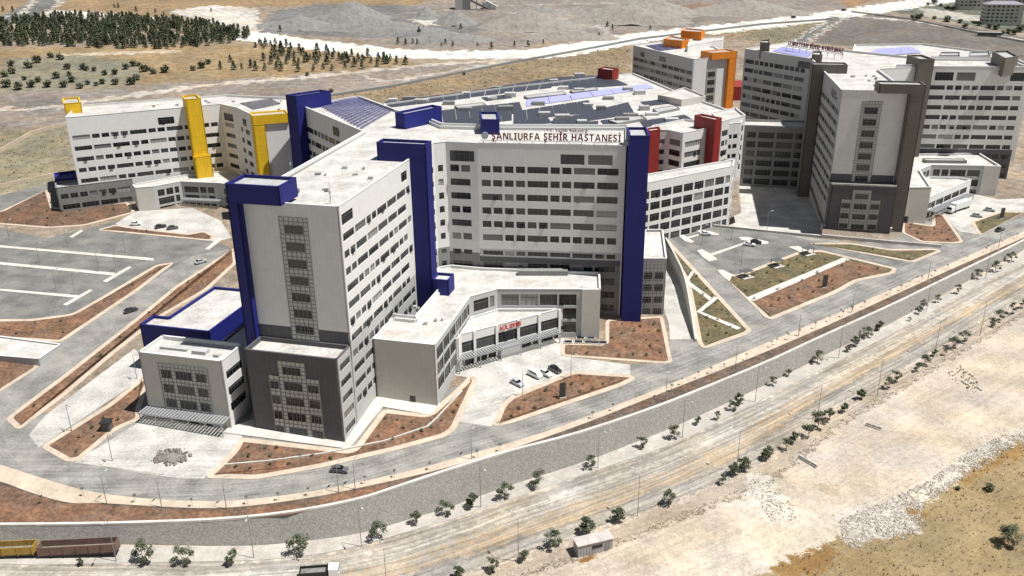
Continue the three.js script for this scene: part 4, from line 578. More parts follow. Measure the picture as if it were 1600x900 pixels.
// --- orange framed block at the back ---
{
  const t = thing('orange_framed_block', 'white ward block with bright orange fins at the back of the site', 'building', [103, 24, -520]);
  const Q = [[78.6, -570], [103.4, -501.2], [126.5, -511.5], [128, -560], [100, -590]];
  vol(t, Q, 18, 55, { seed: 51, edges: { 0: { mat: M.lightGrey, rows: [...rows(46, 5, 2.1), { y0: 49.4, y1: 52.4, segs: [[10, 15], [34, 42]] }] }, 1: { mat: M.white } } });
  const f1 = frame([103.4, -501.2], [126.5, -511.5]); curtain(t, f1, 9.5, 16, 22, 48.5, 1.2, 1.2, Array.from({ length: 6 }, (_, k) => [10.3, 15.2, 44.6 - 4.5 * k, 47.2 - 4.5 * k]), 52);
  box4(t, 'orange_fin', rect(f1, 23.1, 28.5, -9, 1.5), 18, 54, M.orange); box4(t, 'orange_crown', rect(f1, 11, 28.5, -9, 1.5), 54.05, 58, M.orange);
  box4(t, 'orange_lift_tower', [[97.1,-566.7],[106.9,-556.7],[113.3,-565.2],[105.1,-584.9]], 54, 59, M.orange);
  vol(t, [[107.2,-541.1],[135.8,-573.5],[140.9,-592.1],[116.1,-579.1]], 18, 57.5, { seed: 53, wallName: 'rear_wall', roofName: 'rear_roof' });
  box4(t, 'orange_lift_tower', [[111.4,-586.3],[122.7,-577],[128.1,-590.8],[117.8,-602.6]], 52, 62, M.orange);
  part(t, 'wall', new GB().bx(126, 150, 15, 34, -560, -535).geo(), M.red);
}
// --- taupe framed hospital block on the right: left wing, tower, long slab ---
const FJ = { o: [127.3, -335], F: [0.981, 0.193], R: [0.193, -0.981] };
const J = (a, b) => [FJ.o[0] + FJ.F[0] * a + FJ.R[0] * b, FJ.o[1] + FJ.F[1] * a + FJ.R[1] * b];
const rectJ = (a0, a1, b0, b1) => [J(a0, b0), J(a1, b0), J(a1, b1), J(a0, b1)];
{
  const t = thing('hospital_block', 'tall white hospital block framed in taupe brown on the right', 'building', [127.3, 8, -335]);
  const Q = [J(0, 6), J(24.3, 6), J(24.3, 66), [190.6, -402.5], [232.5, -397.2], [236, -422], [202, -428], [176, -462], [160, -505], [124.5, -474], [146, -432], J(0, 76)];
  const R10 = rows(55.1 - 2, 10, 2.05), base = [[0, M.midGrey], [29, M.white]];
  vol(t, Q, 2, 63.6, { seed: 61, edges: { 0: { bands: [[0, M.darkGrey], [30.5, M.white]] }, 3: { rows: [...R10, { y0: 57.2, y1: 61, segs: [[2.6, 10.6], [12, 20], [35, 41]] }], bands: [[0, M.darkGrey], [26, M.white]] }, 2: { rows: R10 }, 9: { mat: M.lightGrey, rows: [...rows(56.4, 8, 2.1), { y0: 58.6, y1: 61.8, segs: [[39, 47]] }] }, 11: { mat: M.lightGrey, rows: [...rows(53.4, 9, 2), { y0: 57.6, y1: 61, segs: [[60, 66], [40, 46]] }] } } });
  const f0 = edgeFrame(Q, 0); curtain(t, f0, 8.2, 15.4, 26, 59.4, 1.2, 1.13, Array.from({ length: 7 }, (_, k) => [9.3, 14.2, 54.6 - 4.5 * k, 57 - 4.5 * k]), 63);
  const B = rectJ(0, 24.2, 0, 5.98);
  vol(t, B, 4, 27.3, { m: M.darkGrey, seed: 62, par: 1.2, edges: { 3: { mat: M.darkGrey } } });
  const fb = edgeFrame(B, 0); curtain(t, fb, 8.2, 15.2, 9.4, 25.6, 1.17, 1.1, Array.from({ length: 4 }, (_, k) => [9.2, 14.2, 22 - 4.2 * k, 24.2 - 4.2 * k]), 64);
  for (const [a, b] of [[4.4, 8.08], [15.32, 19]]) curtain(t, fb, a, b, 9.4, 21.6, 1.17, 1.1, Array.from({ length: 3 }, (_, k) => [a + 0.3, b - 0.3, 18 - 4.2 * k, 20.2 - 4.2 * k]), 65 + a);
  for (const f of [frame(B[0], B[1])]) part(t, 'parapet', new GB().box(f, 0, f.L, 27.32, 28.1, -0.5, 0.05).geo(), M.roof);
  fittings(t, rectJ(1, 23, 14, 54), 62.72, 8, 305);
  box4(t, 'taupe_fin', rectJ(24.4, 29.6, 3, 14), 4, 63, M.taupe); box4(t, 'taupe_crown', rectJ(13, 29.6, 3, 12), 63.05, 66.6, M.taupe);
  box4(t, 'taupe_fin', rectJ(-5, -0.04, 56, 64), 4, 62.6, M.taupe); box4(t, 'taupe_crown', rectJ(-5, 9.6, 56, 64), 62.65, 66.6, M.taupe);
  box4(t, 'taupe_fin', [[182.7, -397.3], [189.2, -396.6], [190.4, -412], [183.6, -412.6]], 6, 67.4, M.taupe);
  box4(t, 'taupe_fin', [[145.1,-428.9],[149.1,-426.1],[153.7,-440.7],[149.4,-441.1]], 6, 66, M.taupe);
  box4(t, 'taupe_stair', [[225.7,-417.9],[218.3,-393.2],[227.7,-399],[233.8,-419.7]], 60, 68, M.taupe);
  box4(t, 'taupe_stair', [[129.4,-463.6],[133.4,-460.4],[137.5,-474.9],[132.9,-475.3]], 60, 68, M.taupe);
  { part(t, 'parapet', new GB().box(frame([202, -428], [236, -422]), 0.2, 34, 63.62, 64.7, -0.4, -0.02).geo(), M.coping); }
  part(t, 'roof_void', new GB().box(frame(...[[174.8,-402],[186,-401.2]]), 0, 11, 62.9, 64.6, -0.4, 0).geo(), M.coping);
}
{
  const t = thing('glazed_link', 'grey curtain-walled block above the sunken court', 'building', [125, 5, -407]);
  const Q = [[109.5, -411], [141.5, -403.4], [144, -420], [113, -424]];
  M.linkGrey = mat(lin(0.33, 0.33, 0.315), 0.5, { map: P1 }); vol(t, Q, 3, 36, { m: M.linkGrey, seed: 71 });
  const f = edgeFrame(Q, 0), pn = []; for (let k = 0; k < 6; k++) for (const [a, b] of [[3, 7], [8.2, 15.4], [16.6, 23.8], [25, 32]]) pn.push([a, b, 30.2 - 4.5 * k, 33 - 4.5 * k]);
  curtain(t, f, 0.1, f.L - 0.1, 5, 35, 1.15, 2.2, pn, 72, M.linkGrey);
}
{
  const fr = frame(...[[143.7,-468.8],[161.8,-430]]), t = thing('roof_sign', 'dark red lettering seen from behind on the taupe block roof', 'sign', [fr.o[0], 63, fr.o[1]]);
  lettering(t, 'ŞANLIURFA ŞEHİR HASTANESİ', 2.3, fr, 2, fr.L - 2, 66, 0, M.sign, 0.25, true);
  part(t, 'rail', new GB().box(fr, 1, fr.L - 1, 65.5, 65.7, 0.1, 0.3).geo(), M.metal); for (let i = 0; i < 9; i++) { const u = 2 + i * (fr.L - 4) / 8; part(t, 'post', new GB().box(fr, u - 0.1, u + 0.1, 62.4, 65.5, 0.1, 0.3).geo(), M.metal); }
}
// --- roofs of the wing behind the taupe block ---
{
  const t = thing('rear_wing', 'white rear wing with lilac collectors behind the taupe block', 'building', [215, 30, -470]);
  vol(t, [[178, -466], [202, -431], [232, -427], [250, -424], [262, -470], [240, -520], [200, -520]], 10, 60, { seed: 85 });
  box4(t, 'plant_screen', [[219.9,-456.9],[230,-456.1],[236.1,-468.9],[226.4,-469.7]], 59.1, 61.5, M.midGrey); box4(t, 'plant_screen', [[233.5,-453.3],[245.1,-454.9],[252.3,-470.3],[241,-468.5]], 59.1, 61.5, M.midGrey);
}
solarArray([[183.1,-468.2],[222.9,-483.9],[227.6,-506.8],[205.6,-499.7]], 59.4, M.pvBlue, 'lilac solar collectors on the wing behind the taupe block', 7, 0.5, 'collector_strip', 'lilac solar collectors');
solarArray([[137.5,-467.2],[147.1,-440.7],[156,-460.3],[146.9,-483.3]], 62.9, M.pvBlue, 'lilac solar collectors on the left wing of the taupe block', 7, 0.5, 'collector_strip', 'lilac solar collectors');
// --- right-hand clinic ---
{
  const t = thing('clinic_podium', 'low white clinic wing with angled entrance beside the taupe tower', 'building', [165, 8, -343]);
  const Q = [[159, -342], [170.4, -341.8], [178, -370], [187, -378.6], [216, -375.2], [219, -400], [190, -399.5], J(29.8, 57), J(29.8, 10)];
  vol(t, Q, 3, 24, { seed: 81, par: 0.8, edges: { 0: { mat: M.beige }, 1: { mat: M.lightGrey, rows: rows(19, 3, 3, 4.4) }, 2: { mat: M.lightGrey, rows: rows(19, 3, 3, 4.4) }, 3: { mat: M.lightGrey, rows: rows(19, 3, 3, 4.4, { u1: 21 }) }, 4: { mat: M.beige } } });
  const f0 = edgeFrame(Q, 0); door(t, f0, 2.4, 4, 9, 11.8);
  const f3 = edgeFrame(Q, 3); part(t, 'pier', new GB().box(f3, f3.L - 7, f3.L + 0.02, 8, 24.02, 0.02, 0.35).geo(), M.beige);
  const E = [[171.2, -345], [203, -373], [200, -376.9], [187, -378.4], [178.2, -369.8], [172.2, -349]];
  vol(t, E, 3, 18.6, { seed: 82, par: 0.8, edges: { 0: { mat: M.white, rows: [{ y0: 13.4, y1: 16, w: 7, gap: 0.7, split: 0 }, { y0: 9.2, y1: 11.8, w: 3.6, gap: 0.4, split: 0 }] } } });
  const fe = edgeFrame(E, 0); canopy(t, fe, 2, fe.L - 2, 12.8, 3.2, 34);
  box4(t, 'roof_light', rect(frame([187, -384], [208, -382]), 0, 18, -5, -1), 23.2, 24.6, M.midGrey, M.roofGrey, 0.3);
  box4(t, 'taupe_lobby', rectJ(29.9, 36, 44, 50), 22, 29.4, M.taupe, M.roof);
}
// --- small flat structure at the left edge ---
{
  const t = thing('flat_roofed_shelter', 'low white flat-roofed shelter at the left edge', 'building', [-140, 2, -215]);
  vol(t, [[-170.9,-246],[-157.5,-243.3],[-135.9,-237.2],[-137.6,-227.2],[-150.1,-229.5],[-163.5,-233.2]], -2, 7.5, { seed: 91, par: 0.35, m: M.lightGrey });
}
// --- apartment houses at the far right ---
function house(label, quad, y, y1, n, roofM, seed) {
  const t = thing('apartment_house', label, 'building', [quad[0][0], y, quad[0][1]], 'apartment houses on the far right');
  const rr = rows(y1 - 2.6, n, 1.5, 3, { w: 2.4, gap: 1.4, split: 0 });
  vol(t, quad, y - 5, y1, { seed, m: M.beige, edges: { 0: { rows: rr }, 1: { rows: rr }, 3: { rows: rr } } });
  const c = quad.reduce((a, p) => [a[0] + p[0] / 4, a[1] + p[1] / 4], [0, 0]), o = inset(quad, -0.9), g = new GB(), h = y1 + 2.6, r0 = [lerp((o[0][0] + o[3][0]) / 2, c[0], 0.45), h, lerp((o[0][1] + o[3][1]) / 2, c[1], 0.45)], r1 = [lerp((o[1][0] + o[2][0]) / 2, c[0], 0.45), h, lerp((o[1][1] + o[2][1]) / 2, c[1], 0.45)], P = p => [p[0], y1 + 0.05, p[1]];
  g.quad(P(o[0]), P(o[1]), r1, r0); g.quad(P(o[2]), P(o[3]), r0, r1); g.quad(P(o[1]), P(o[2]), r1, r1); g.quad(P(o[3]), P(o[0]), r0, r0); part(t, 'hipped_roof', g.geo(), roofM);
}
M.tile = mat(lin(0.28, 0.27, 0.32), 0.8, { map: G1 });
{ const mk = (px, w, d, a) => { const [x, z] = px, c = Math.cos(a), s = Math.sin(a), q = (u, v) => [x + u * c - v * s, z + u * s + v * c]; return [q(-w / 2, d / 2), q(w / 2, d / 2), q(w / 2, -d / 2), q(-w / 2, -d / 2)]; };
  const H = [['pale apartment house with lilac hipped roof, nearest on the far right', [[439.2,-810.4]][0], 30, 16, 0.25, 17, 5], ['grey apartment house cut by the top edge', [[449,-890.2]][0], 22, 16, 0.2, 24, 7], ['cream apartment house behind the lilac-roofed one', [[501.4,-886.1]][0], 30, 15, 0.1, 17, 5], ['apartment house at the top right behind the grey one', [[496.7,-932.5]][0], 26, 14, 0.3, 18, 5]];
  H.forEach(([l, p, w, d, a, h, n], i) => house(l, mk(p, w, d, a), T(...p), T(...p) + h, n, M.tile, 101 + i)); }

// ---------- plants ----------
M.leaf = [[0.055, 0.070, 0.030], [0.072, 0.085, 0.040], [0.090, 0.098, 0.052]].map(c => mat(lin(...c), 0.8, { side: THREE.DoubleSide }));
M.bark = mat(lin(0.16, 0.12, 0.085), 0.95); M.pine = [[0.105, 0.12, 0.07], [0.115, 0.128, 0.078]].map(c => mat(lin(...c), 0.9, { side: THREE.DoubleSide })); M.dry = mat(lin(0.52, 0.40, 0.22), 1, { side: THREE.DoubleSide }); M.rock = mat(lin(0.46, 0.43, 0.385), 0.95, { map: G3 }); M.rubble = mat(lin(0.22, 0.205, 0.185), 0.95, { map: G3 }); M.gravel = mat(lin(0.22, 0.215, 0.205), 1, { map: G3 });
function tube(gb, a, b, r0, r1, n = 5) {
  const d = [b[0] - a[0], b[1] - a[1], b[2] - a[2]], L = Math.hypot(...d), u = Math.abs(d[1]) / L > 0.9 ? [1, 0, 0] : [0, 1, 0];
  let s = [d[1] * u[2] - d[2] * u[1], d[2] * u[0] - d[0] * u[2], d[0] * u[1] - d[1] * u[0]]; const ls = Math.hypot(...s); s = s.map(v => v / ls); const t = [(d[1] * s[2] - d[2] * s[1]) / L, (d[2] * s[0] - d[0] * s[2]) / L, (d[0] * s[1] - d[1] * s[0]) / L];
  const P = (c, r, k) => { const q = k / n * Math.PI * 2; return [0, 1, 2].map(i => c[i] + r * (Math.cos(q) * s[i] + Math.sin(q) * t[i])); };
  for (let k = 0; k < n; k++) gb.quad(P(a, r0, k), P(b, r1, k), P(b, r1, k + 1), P(a, r0, k + 1));
}
function leaves(gb, r, c, rad, n, s) { for (let i = 0; i < n; i++) { const th = r() * 6.283, ph = Math.acos(2 * r() - 1), q = rad * Math.pow(r(), 0.45), p = [c[0] + q * Math.sin(ph) * Math.cos(th), c[1] + q * 0.8 * Math.cos(ph), c[2] + q * Math.sin(ph) * Math.sin(th)], a = r() * 6.283, b = (r() - 0.5) * 2.2, w = s * (0.6 + r() * 0.8), u = [Math.cos(a) * Math.cos(b) * w, Math.sin(b) * w, Math.sin(a) * Math.cos(b) * w], v = [-Math.sin(a) * w * 0.55, (r() - 0.5) * w * 0.7, Math.cos(a) * w * 0.55]; gb.quad([p[0] - u[0], p[1] - u[1], p[2] - u[2]], [p[0] + v[0], p[1] + v[1], p[2] + v[2]], [p[0] + u[0], p[1] + u[1], p[2] + u[2]], [p[0] - v[0], p[1] - v[1], p[2] - v[2]]); } }
function makeTree(seed, h, rad, name, nLeaf = 520) {                          // young broadleaf street tree, base at its own origin
  const r = rng(seed), t = new THREE.Group(), tr = new GB(), cr = new GB(), lean = [(r() - 0.5) * 0.3, (r() - 0.5) * 0.3], f = [lean[0], h * 0.26, lean[1]];
  tube(tr, [0, -0.2, 0], f, 0.1, 0.075);
  const nb = 5 + Math.floor(r() * 3);
  for (let k = 0; k < nb; k++) { const a = k / nb * 6.283 + r(), R = rad * (0.45 + r() * 0.4), y = h * (0.34 + r() * 0.5), e = [f[0] + Math.cos(a) * R, y, f[2] + Math.sin(a) * R]; tube(tr, f, e, 0.055, 0.02, 4); leaves(cr, r, e, rad * (0.34 + r() * 0.2), Math.round(nLeaf / nb), 0.17); }
  const tip = [f[0], h * 0.86, f[2]]; tube(tr, f, tip, 0.06, 0.02, 4); leaves(cr, r, tip, rad * 0.5, Math.round(nLeaf / 4), 0.2);
  for (const [n, g, m] of [['trunk', tr, M.bark], ['crown', cr, M.leaf[seed % 3]]]) { const q = new THREE.Mesh(g.geo(), m); q.name = n; t.add(q); }
  t.name = name; return t;
}
const treeKinds = Array.from({ length: 10 }, (_, i) => makeTree(11 + i, 3.0 + (i % 5) * 0.32, 1.15 + (i * 7 % 5) * 0.17, 'street_tree', 330 + (i * 3 % 4) * 90));
function plant(kind, [x, z], yf, sc, label, group, cat, name) { const i = Math.floor(Math.abs(Math.sin(x * 12.3 + z * 7.7)) * 1e4); const c = kind[i % kind.length].clone(); c.name = numbered(name ?? kind[0].name); c.position.set(x, yf(x, z), z); c.rotation.y = i % 63 / 10; c.scale.setScalar(sc); scene.add(c); return tag(c, label, cat ?? 'tree', group); }
const treeName = (p, l) => l + ' ' + p;
// along the foot of the wall
const wallTrees = [[-94,-152.7],[-81.1,-154.2],[-72.3,-154.2],[-62.2,-155.2],[-48.6,-159.7],[-31.9,-166.1],[-23.3,-171.8],[-16.5,-175.2],[-10.3,-178.3],[-2.3,-181.3],[5.6,-185.4],[20.3,-192.5],[34.4,-200.2],[43.5,-203.8],[51.4,-210.2],[57.2,-212.3],[64.7,-219.8],[62.5,-216.5],[77.2,-229.1],[83.5,-234.3],[94.6,-241.9],[106.2,-248.1],[109.9,-251.8],[116,-257.1],[121.8,-262.3],[134,-267.8],[142,-275.9],[139.3,-272.7],[149.2,-280.8],[159.3,-287.2],[171.8,-298.8],[181.4,-304.7],[191.9,-313.4]], wallSize = [0.6, 1.35, 1.15, 1.15, 1.35, 1.2, 1.2, 1.0, 1.3, 1.15, 1.15, 0.95, 1.1, 0.95, 0.75, 0.7, 1.15, 0.8, 0.7, 0.8, 1, 0.7, 1, 1.05, 1.1, 0.5, 1, 0.8, 0.7, 0.9, 0.9, 1.1, 1];
wallTrees.forEach((p, i) => plant(treeKinds, p, (x, z) => Y(x, z) + 0.1, wallSize[i] * 1.02, i === 0 ? 'smallest sapling at the wall foot, before the brown wagon' : i < 4 ? ['', 'biggest leafy tree just right of the brown wagon', 'second leafy tree right of the brown wagon', 'third leafy tree right of the brown wagon'][i] : i === 4 ? 'tall leafy tree on the pavement above the dump truck' : i < 11 ? ord(i) + ' tree from the left on the wall-foot pavement' : ord(i) + ' tree from the left on the wall-foot pavement', i === 0 || i < 5 ? 'trees on the wall-foot pavement' : i < 11 ? 'trees under the tall stretch of wall' : 'trees at the wall foot, right half', 'tree'));
const plotTrees = [[-12.3,-153],[-4.9,-155],[2.2,-158],[9.2,-162.3],[16.7,-166.4],[24.6,-170.3],[37.5,-176.2],[52,-182.8],[55.7,-186.5],[58.6,-188.2],[65.1,-192.5],[66.5,-194.1],[71.8,-196.3],[74.6,-199.6],[79.3,-201.6],[82.8,-205.3],[87.3,-209.1],[92.9,-213],[99.9,-219.4],[113.5,-228.6],[109.9,-224.7],[122,-234.1],[125.9,-237.8],[131.4,-243.2],[134.8,-243.3],[139.4,-247.7],[144.5,-251.5],[158.1,-260.5],[162.6,-264.8],[169.3,-269.4],[174.6,-273.3]], plotSize = [0.9, 1.2, 0.9, 1.25, 1.4, 1.2, 1.2, 0.8, 1.1, 1.2, 1, 0.9, 0.85, 1.1, 0.9, 1.3, 1.3, 1, 1.1, 1.2, 0.9, 0.7, 1.1, 0.8, 0.6, 1.1, 1.1, 0.6, 1.1, 1.1, 0.9];
plotTrees.forEach((p, i) => plant(treeKinds, p, Y, plotSize[i] * 0.98, i < 3 ? ord(2 - i) + ' young tree left of the leafy one beside the grey cabin' : i === 3 ? 'leafy tree just left of the grey cabin' : i === 4 ? 'round leafy tree right behind the grey cabin' : i < 7 ? ord(i - 5) + ' young tree right of the grey cabin on the street edge' : ord(i - 7) + ' tree after the cabin along the street edge of the dirt plot', i < 3 ? 'street-edge trees left of the cabin' : i < 7 ? 'street-edge trees by the cabin' : 'street-edge trees by the dirt plot', 'tree'));
plant([makeTree(31, 4.6, 2.4, 'street_tree', 1100)], [[108.8,-156.5]][0], Y, 1, 'large dark bushy tree in the dry grass, lower right', null, 'tree', 'field_tree');
// rounded bushes
function makeBush(seed, rad, n, s, m) { const r = rng(seed), t = new THREE.Group(), cr = new GB(), st = new GB(); tube(st, [0, -0.1, 0], [0, rad * 0.7, 0], 0.04 * rad + 0.015, 0.02, 4); leaves(cr, r, [0, rad * 0.75, 0], rad * 0.85, n, s); const a = new THREE.Mesh(st.geo(), M.bark), b = new THREE.Mesh(cr.geo(), m); a.name = 'stem'; b.name = 'foliage'; t.add(a, b); t.name = 'bush'; return t; }
const bushKinds = [1, 2, 3].map(i => makeBush(50 + i, 1, 150, 0.24, M.leaf[i % 3]));
plant(bushKinds, [[114.3,-175.6]][0], Y, 1.3, 'dark round bush in the dry grass above the large tree', null, 'bush'); plant(bushKinds, [[107.2,-176.4]][0], Y, 0.7, 'small bush at the edge of the rock rubble', null, 'bush');
// young shrubs set out in the beds
const shrubKinds = [1, 2, 3, 4].map(i => makeBush(70 + i, 0.42 + i * 0.05, 34, 0.16, [M.leaf[0], M.leaf[1], M.leaf[2], M.leaf[0]][i - 1])); shrubKinds.forEach(s => s.name = 'young_shrub');
function fillBed(key, step, label, yoff = 0.19) {
  const p = beds[key], r = rng(key.charCodeAt(1) * 91 + key.length * 7 + (key.charCodeAt(2) || 3)), xs = p.map(q => q[0]), zs = p.map(q => q[1]); let row = 0;
  for (let z = Math.min(...zs); z < Math.max(...zs); z += step, row++) for (let x = Math.min(...xs) + (row % 2) * step / 2; x < Math.max(...xs); x += step) { const px = x + (r() - 0.5) * step * 0.5, pz = z + (r() - 0.5) * step * 0.5; if (r() < 0.85 && inPoly(p, px, pz)) plant(shrubKinds, [px, pz], (a, b) => T(a, b) + yoff, 0.8 + r() * 0.6, label, 'shrubs: ' + label, 'shrub'); }
}
fillBed('b1', 4.4, 'tiny young shrub in the ochre island beside the service road'); fillBed('b2', 3.9, 'tiny young shrub in the orange bed at the tower foot'); fillBed('b3', 4.2, 'tiny young shrub in the triangular forecourt island'); fillBed('b4', 4.4, 'tiny young shrub in the square orange bed by the blue fin'); fillBed('b5', 5.2, 'tiny young shrub in the pointed bed by the ramp wall'); fillBed('b6', 6.4, 'tiny young shrub in the large bed below the right car park', 0.2); fillBed('b7', 6, 'tiny young shrub in the long narrow bed below the taupe tower'); fillBed('b8', 5, 'tiny young shrub in the red bed by the right-hand clinic'); fillBed('b9', 6, 'tiny young shrub in the right forecourt island'); fillBed('b10', 7, 'tiny young shrub in the dark bed before the yellow building'); fillBed('b11', 5, 'tiny young shrub in the strip behind the left car park'); fillBed('b12', 5.4, 'tiny young shrub in the long red strip'); fillBed('b13', 7, 'tiny young shrub on the red bank below the left car park');
// saplings on the ring-road pavement
const sapling = [1, 2].map(i => { const t = new THREE.Group(), st = new GB(), cr = new GB(), r = rng(90 + i); tube(st, [0, -0.2, 0], [0.05, 1.9, 0], 0.04, 0.025, 4); leaves(cr, r, [0.05, 2.1, 0], 0.45, 36, 0.15); const a = new THREE.Mesh(st.geo(), M.bark), b = new THREE.Mesh(cr.geo(), M.leaf[i]); a.name = 'stem'; b.name = 'foliage'; t.add(a, b); t.name = 'pavement_sapling'; return t; });
[[-108.9,-168.1],[-100.5,-170.8],[-87.7,-168.7],[-74.1,-167.5],[-61.7,-168.3],[-54.8,-169.7],[-48.1,-171.5],[-35.7,-175.8],[-28.8,-178.2],[-20.5,-181.2],[-9.1,-186.1],[-3.5,-188.7],[21.1,-203],[27.1,-206.7],[48.1,-219.8],[44.6,-216.5],[53.5,-223.2],[57.6,-225.7],[69.9,-233.3],[79.4,-240.9],[81.4,-242.4],[86.1,-245.6],[90.2,-248.4],[96.7,-253],[102.8,-257.3],[108.2,-260.8],[112.3,-264],[117.9,-267.7],[130,-276.7],[135.2,-280.2],[139.4,-283.2],[145.6,-287.3],[152.3,-292.1],[159.2,-297],[169.9,-304.9],[180.9,-312.6],[190.5,-319.3],[199.9,-326.3]].forEach(p => plant(sapling, p, (x, z) => T(x, z) + 0.15, 1, 'thin staked sapling on the cream ring-road pavement', 'ring-road pavement saplings', 'sapling'));
// pines and scrub on the far hillside
function makePine(seed, h) { const r = rng(seed), t = new THREE.Group(), st = new GB(), cr = new GB(); tube(st, [0, -0.4, 0], [0, h * 0.9, 0], 0.14, 0.04, 4); for (let k = 0; k < 7; k++) { const y = h * (0.2 + k * 0.11), w = h * 0.3 * (1 - k / 8.5) * (0.8 + r() * 0.4); for (let i = 0; i < 7; i++) { const a = r() * 6.283, e = [Math.cos(a) * w * 0.6, y, Math.sin(a) * w * 0.6]; leaves(cr, r, e, w * 0.45, 5, h * 0.075); } } const a = new THREE.Mesh(st.geo(), M.bark), b = new THREE.Mesh(cr.geo(), M.pine[seed % 2]); a.name = 'trunk'; b.name = 'crown'; t.add(a, b); t.name = 'pine_tree'; return t; }
const pines = [1, 2, 3, 4].map(i => makePine(120 + i, 5.5));
{
  const wood = [[-452.2,-749.6],[-427.4,-762.8],[-409.1,-791.5],[-361.8,-797.6],[-299.5,-779.4],[-244.9,-761.6],[-208.3,-724.6],[-204.2,-701.6],[-225.1,-678.6],[-250.3,-668],[-286.7,-663.9],[-332.2,-670.8],[-379.6,-670.7],[-404.8,-664.8]], r = rng(400), pts = [], xs = wood.map(q => q[0]), zs = wood.map(q => q[1]);
  while (pts.length < 1000) { const x = lerp(Math.min(...xs), Math.max(...xs), r()), z = lerp(Math.min(...zs), Math.max(...zs), r()); if (inPoly(wood, x, z)) pts.push([x, z, 0.8 + r() * 0.75, r() * 6.28]); }
  const g = mergeGeometries([pines[0], pines[1]].slice(0, 1).map(p => p.children[1].geometry.toNonIndexed())), im = new THREE.InstancedMesh(g, M.pine[0], pts.length), m = new THREE.Matrix4(), q = new THREE.Quaternion(), up = new THREE.Vector3(0, 1, 0);
  pts.forEach(([x, z, s, a], i) => { im.setMatrixAt(i, m.compose(new THREE.Vector3(x, T(x, z) - 0.4, z), q.setFromAxisAngle(up, a), new THREE.Vector3(s, s, s))); const k = 0.75 + r() * 0.5; im.setColorAt(i, new THREE.Color(k, k, k * 0.95)); });
  im.name = 'pine_wood'; scene.add(im); tag(im, 'dense dark pine wood on the far left hillside', 'wood', null, 'stuff');
}
function scatter(list, kind, s0, s1, label, group, cat, seed) { const r = rng(seed); list.forEach(p => plant(kind, p, (x, z) => T(x, z) - 0.05, s0 + r() * (s1 - s0), label, group, cat)); }
scatter([[-186.4,-602.3],[-181.8,-604.4],[-176.8,-608.5],[-171.4,-601.1],[-165.4,-601.4],[-158.6,-605.5],[-153.9,-600],[-142.4,-598.7],[-132.5,-601],[-127.2,-606.9],[-120.4,-603.4],[-112.7,-611.4],[-100.8,-608.1],[-91.4,-616.2],[-72.6,-623],[-79.1,-624.7],[-88,-624.3],[-97.4,-627.9],[-107,-631.6],[-113,-627.2],[-121.1,-635],[-126.4,-638.9],[-129.8,-632.6],[-136.2,-642.7],[-142.2,-638.2],[-152.6,-654.9],[-154.4,-641.8],[-159.9,-650.2],[-168.5,-663],[-167,-637],[-165.8,-620.7],[-155.2,-621.2],[-143.7,-625.8],[-135,-622.2],[-114.1,-648],[-102,-644.3],[-85,-636.7],[-195.5,-625.4],[-195.9,-603.8]], pines, 0.75, 1.35, 'pine in the loose belt below the white dirt road', 'pines below the white dirt road', 'tree', 501);
{ const b = [[-197.7,-699.4],[-156.4,-672.7],[-108.2,-639.8],[-74.4,-631],[-86.5,-612.6],[-122.1,-614.8],[-161.3,-613.1],[-182.7,-636.3]], r = rng(77), l = []; let g = 0; while (l.length < 48 && g++ < 4000) { const x = lerp(Math.min(...b.map(q => q[0])), Math.max(...b.map(q => q[0])), r()), z = lerp(Math.min(...b.map(q => q[1])), Math.max(...b.map(q => q[1])), r()); if (inPoly(b, x, z) && r() < 0.8) l.push([x, z]); } scatter(l, pines, 0.8, 1.5, 'pine in the loose belt below the white dirt road', 'pines below the white dirt road', 'tree', 507); }
scatter([[-213,-599.3],[-209.4,-607],[-209.1,-618.7],[-229.7,-593],[-235.9,-589],[-242.2,-598],[-244.2,-594.2],[-257.3,-610.6],[-253.9,-610.8],[-259.2,-601],[-240.1,-571.2],[-260.1,-586.2],[-266,-584.1],[-277.5,-594.5],[-283.3,-596.1],[-287,-599.7],[-297.5,-599.3],[-288.2,-581.3],[-315,-628],[-324.4,-633.7],[-326.4,-617.3],[-324.5,-601.8],[-338.7,-606.9],[-326.8,-585.1],[-327.2,-576.1],[-310.9,-568.2],[-299.7,-563.5],[-293.2,-574.1],[-279,-564.4],[-266.2,-558.3],[-257.8,-560.3],[-312.9,-549.8],[-302,-543.9],[-297.4,-550.5],[-287.6,-550.8],[-277.9,-551.2],[-266.7,-548.5],[-259.7,-555.2],[-249.2,-559],[-239.3,-559.4]], bushKinds, 1.8, 3.6, 'grey-green bush scattered on the ochre field at the far left', 'bushes on the far-left field', 'bush', 502);
scatter([[-364.7,-844.9],[-361.2,-845.1],[-337.3,-825.6],[-318,-820],[-305,-804.3],[-290.8,-789.2],[-271,-829.8],[-453.4,-818.3],[-445.1,-818.8]], pines, 0.7, 1.0, 'lone conifer above the dense wood', 'conifers above the wood', 'tree', 503);
scatter([[-187.2,-739.3],[-86.1,-695.3],[-79.7,-690.8],[-74.8,-695.9],[-71.1,-693.7],[-52,-687.4],[-43.2,-687.9],[-13.7,-679.9],[-24.6,-688.8],[-49.7,-697.2],[3.9,-690.3],[14.2,-688.4],[26.4,-701.2],[30.2,-721.6],[79.3,-801.8],[81.6,-795.7],[83.9,-774.6],[87,-763.1],[72.7,-731.8],[119.2,-764.9],[-74.1,-742.8],[-71.2,-751.4],[-40.7,-758.8]], pines, 0.6, 1.1, 'dark conifer on the bare ground above the white dirt road', 'conifers above the dirt road', 'tree', 504);
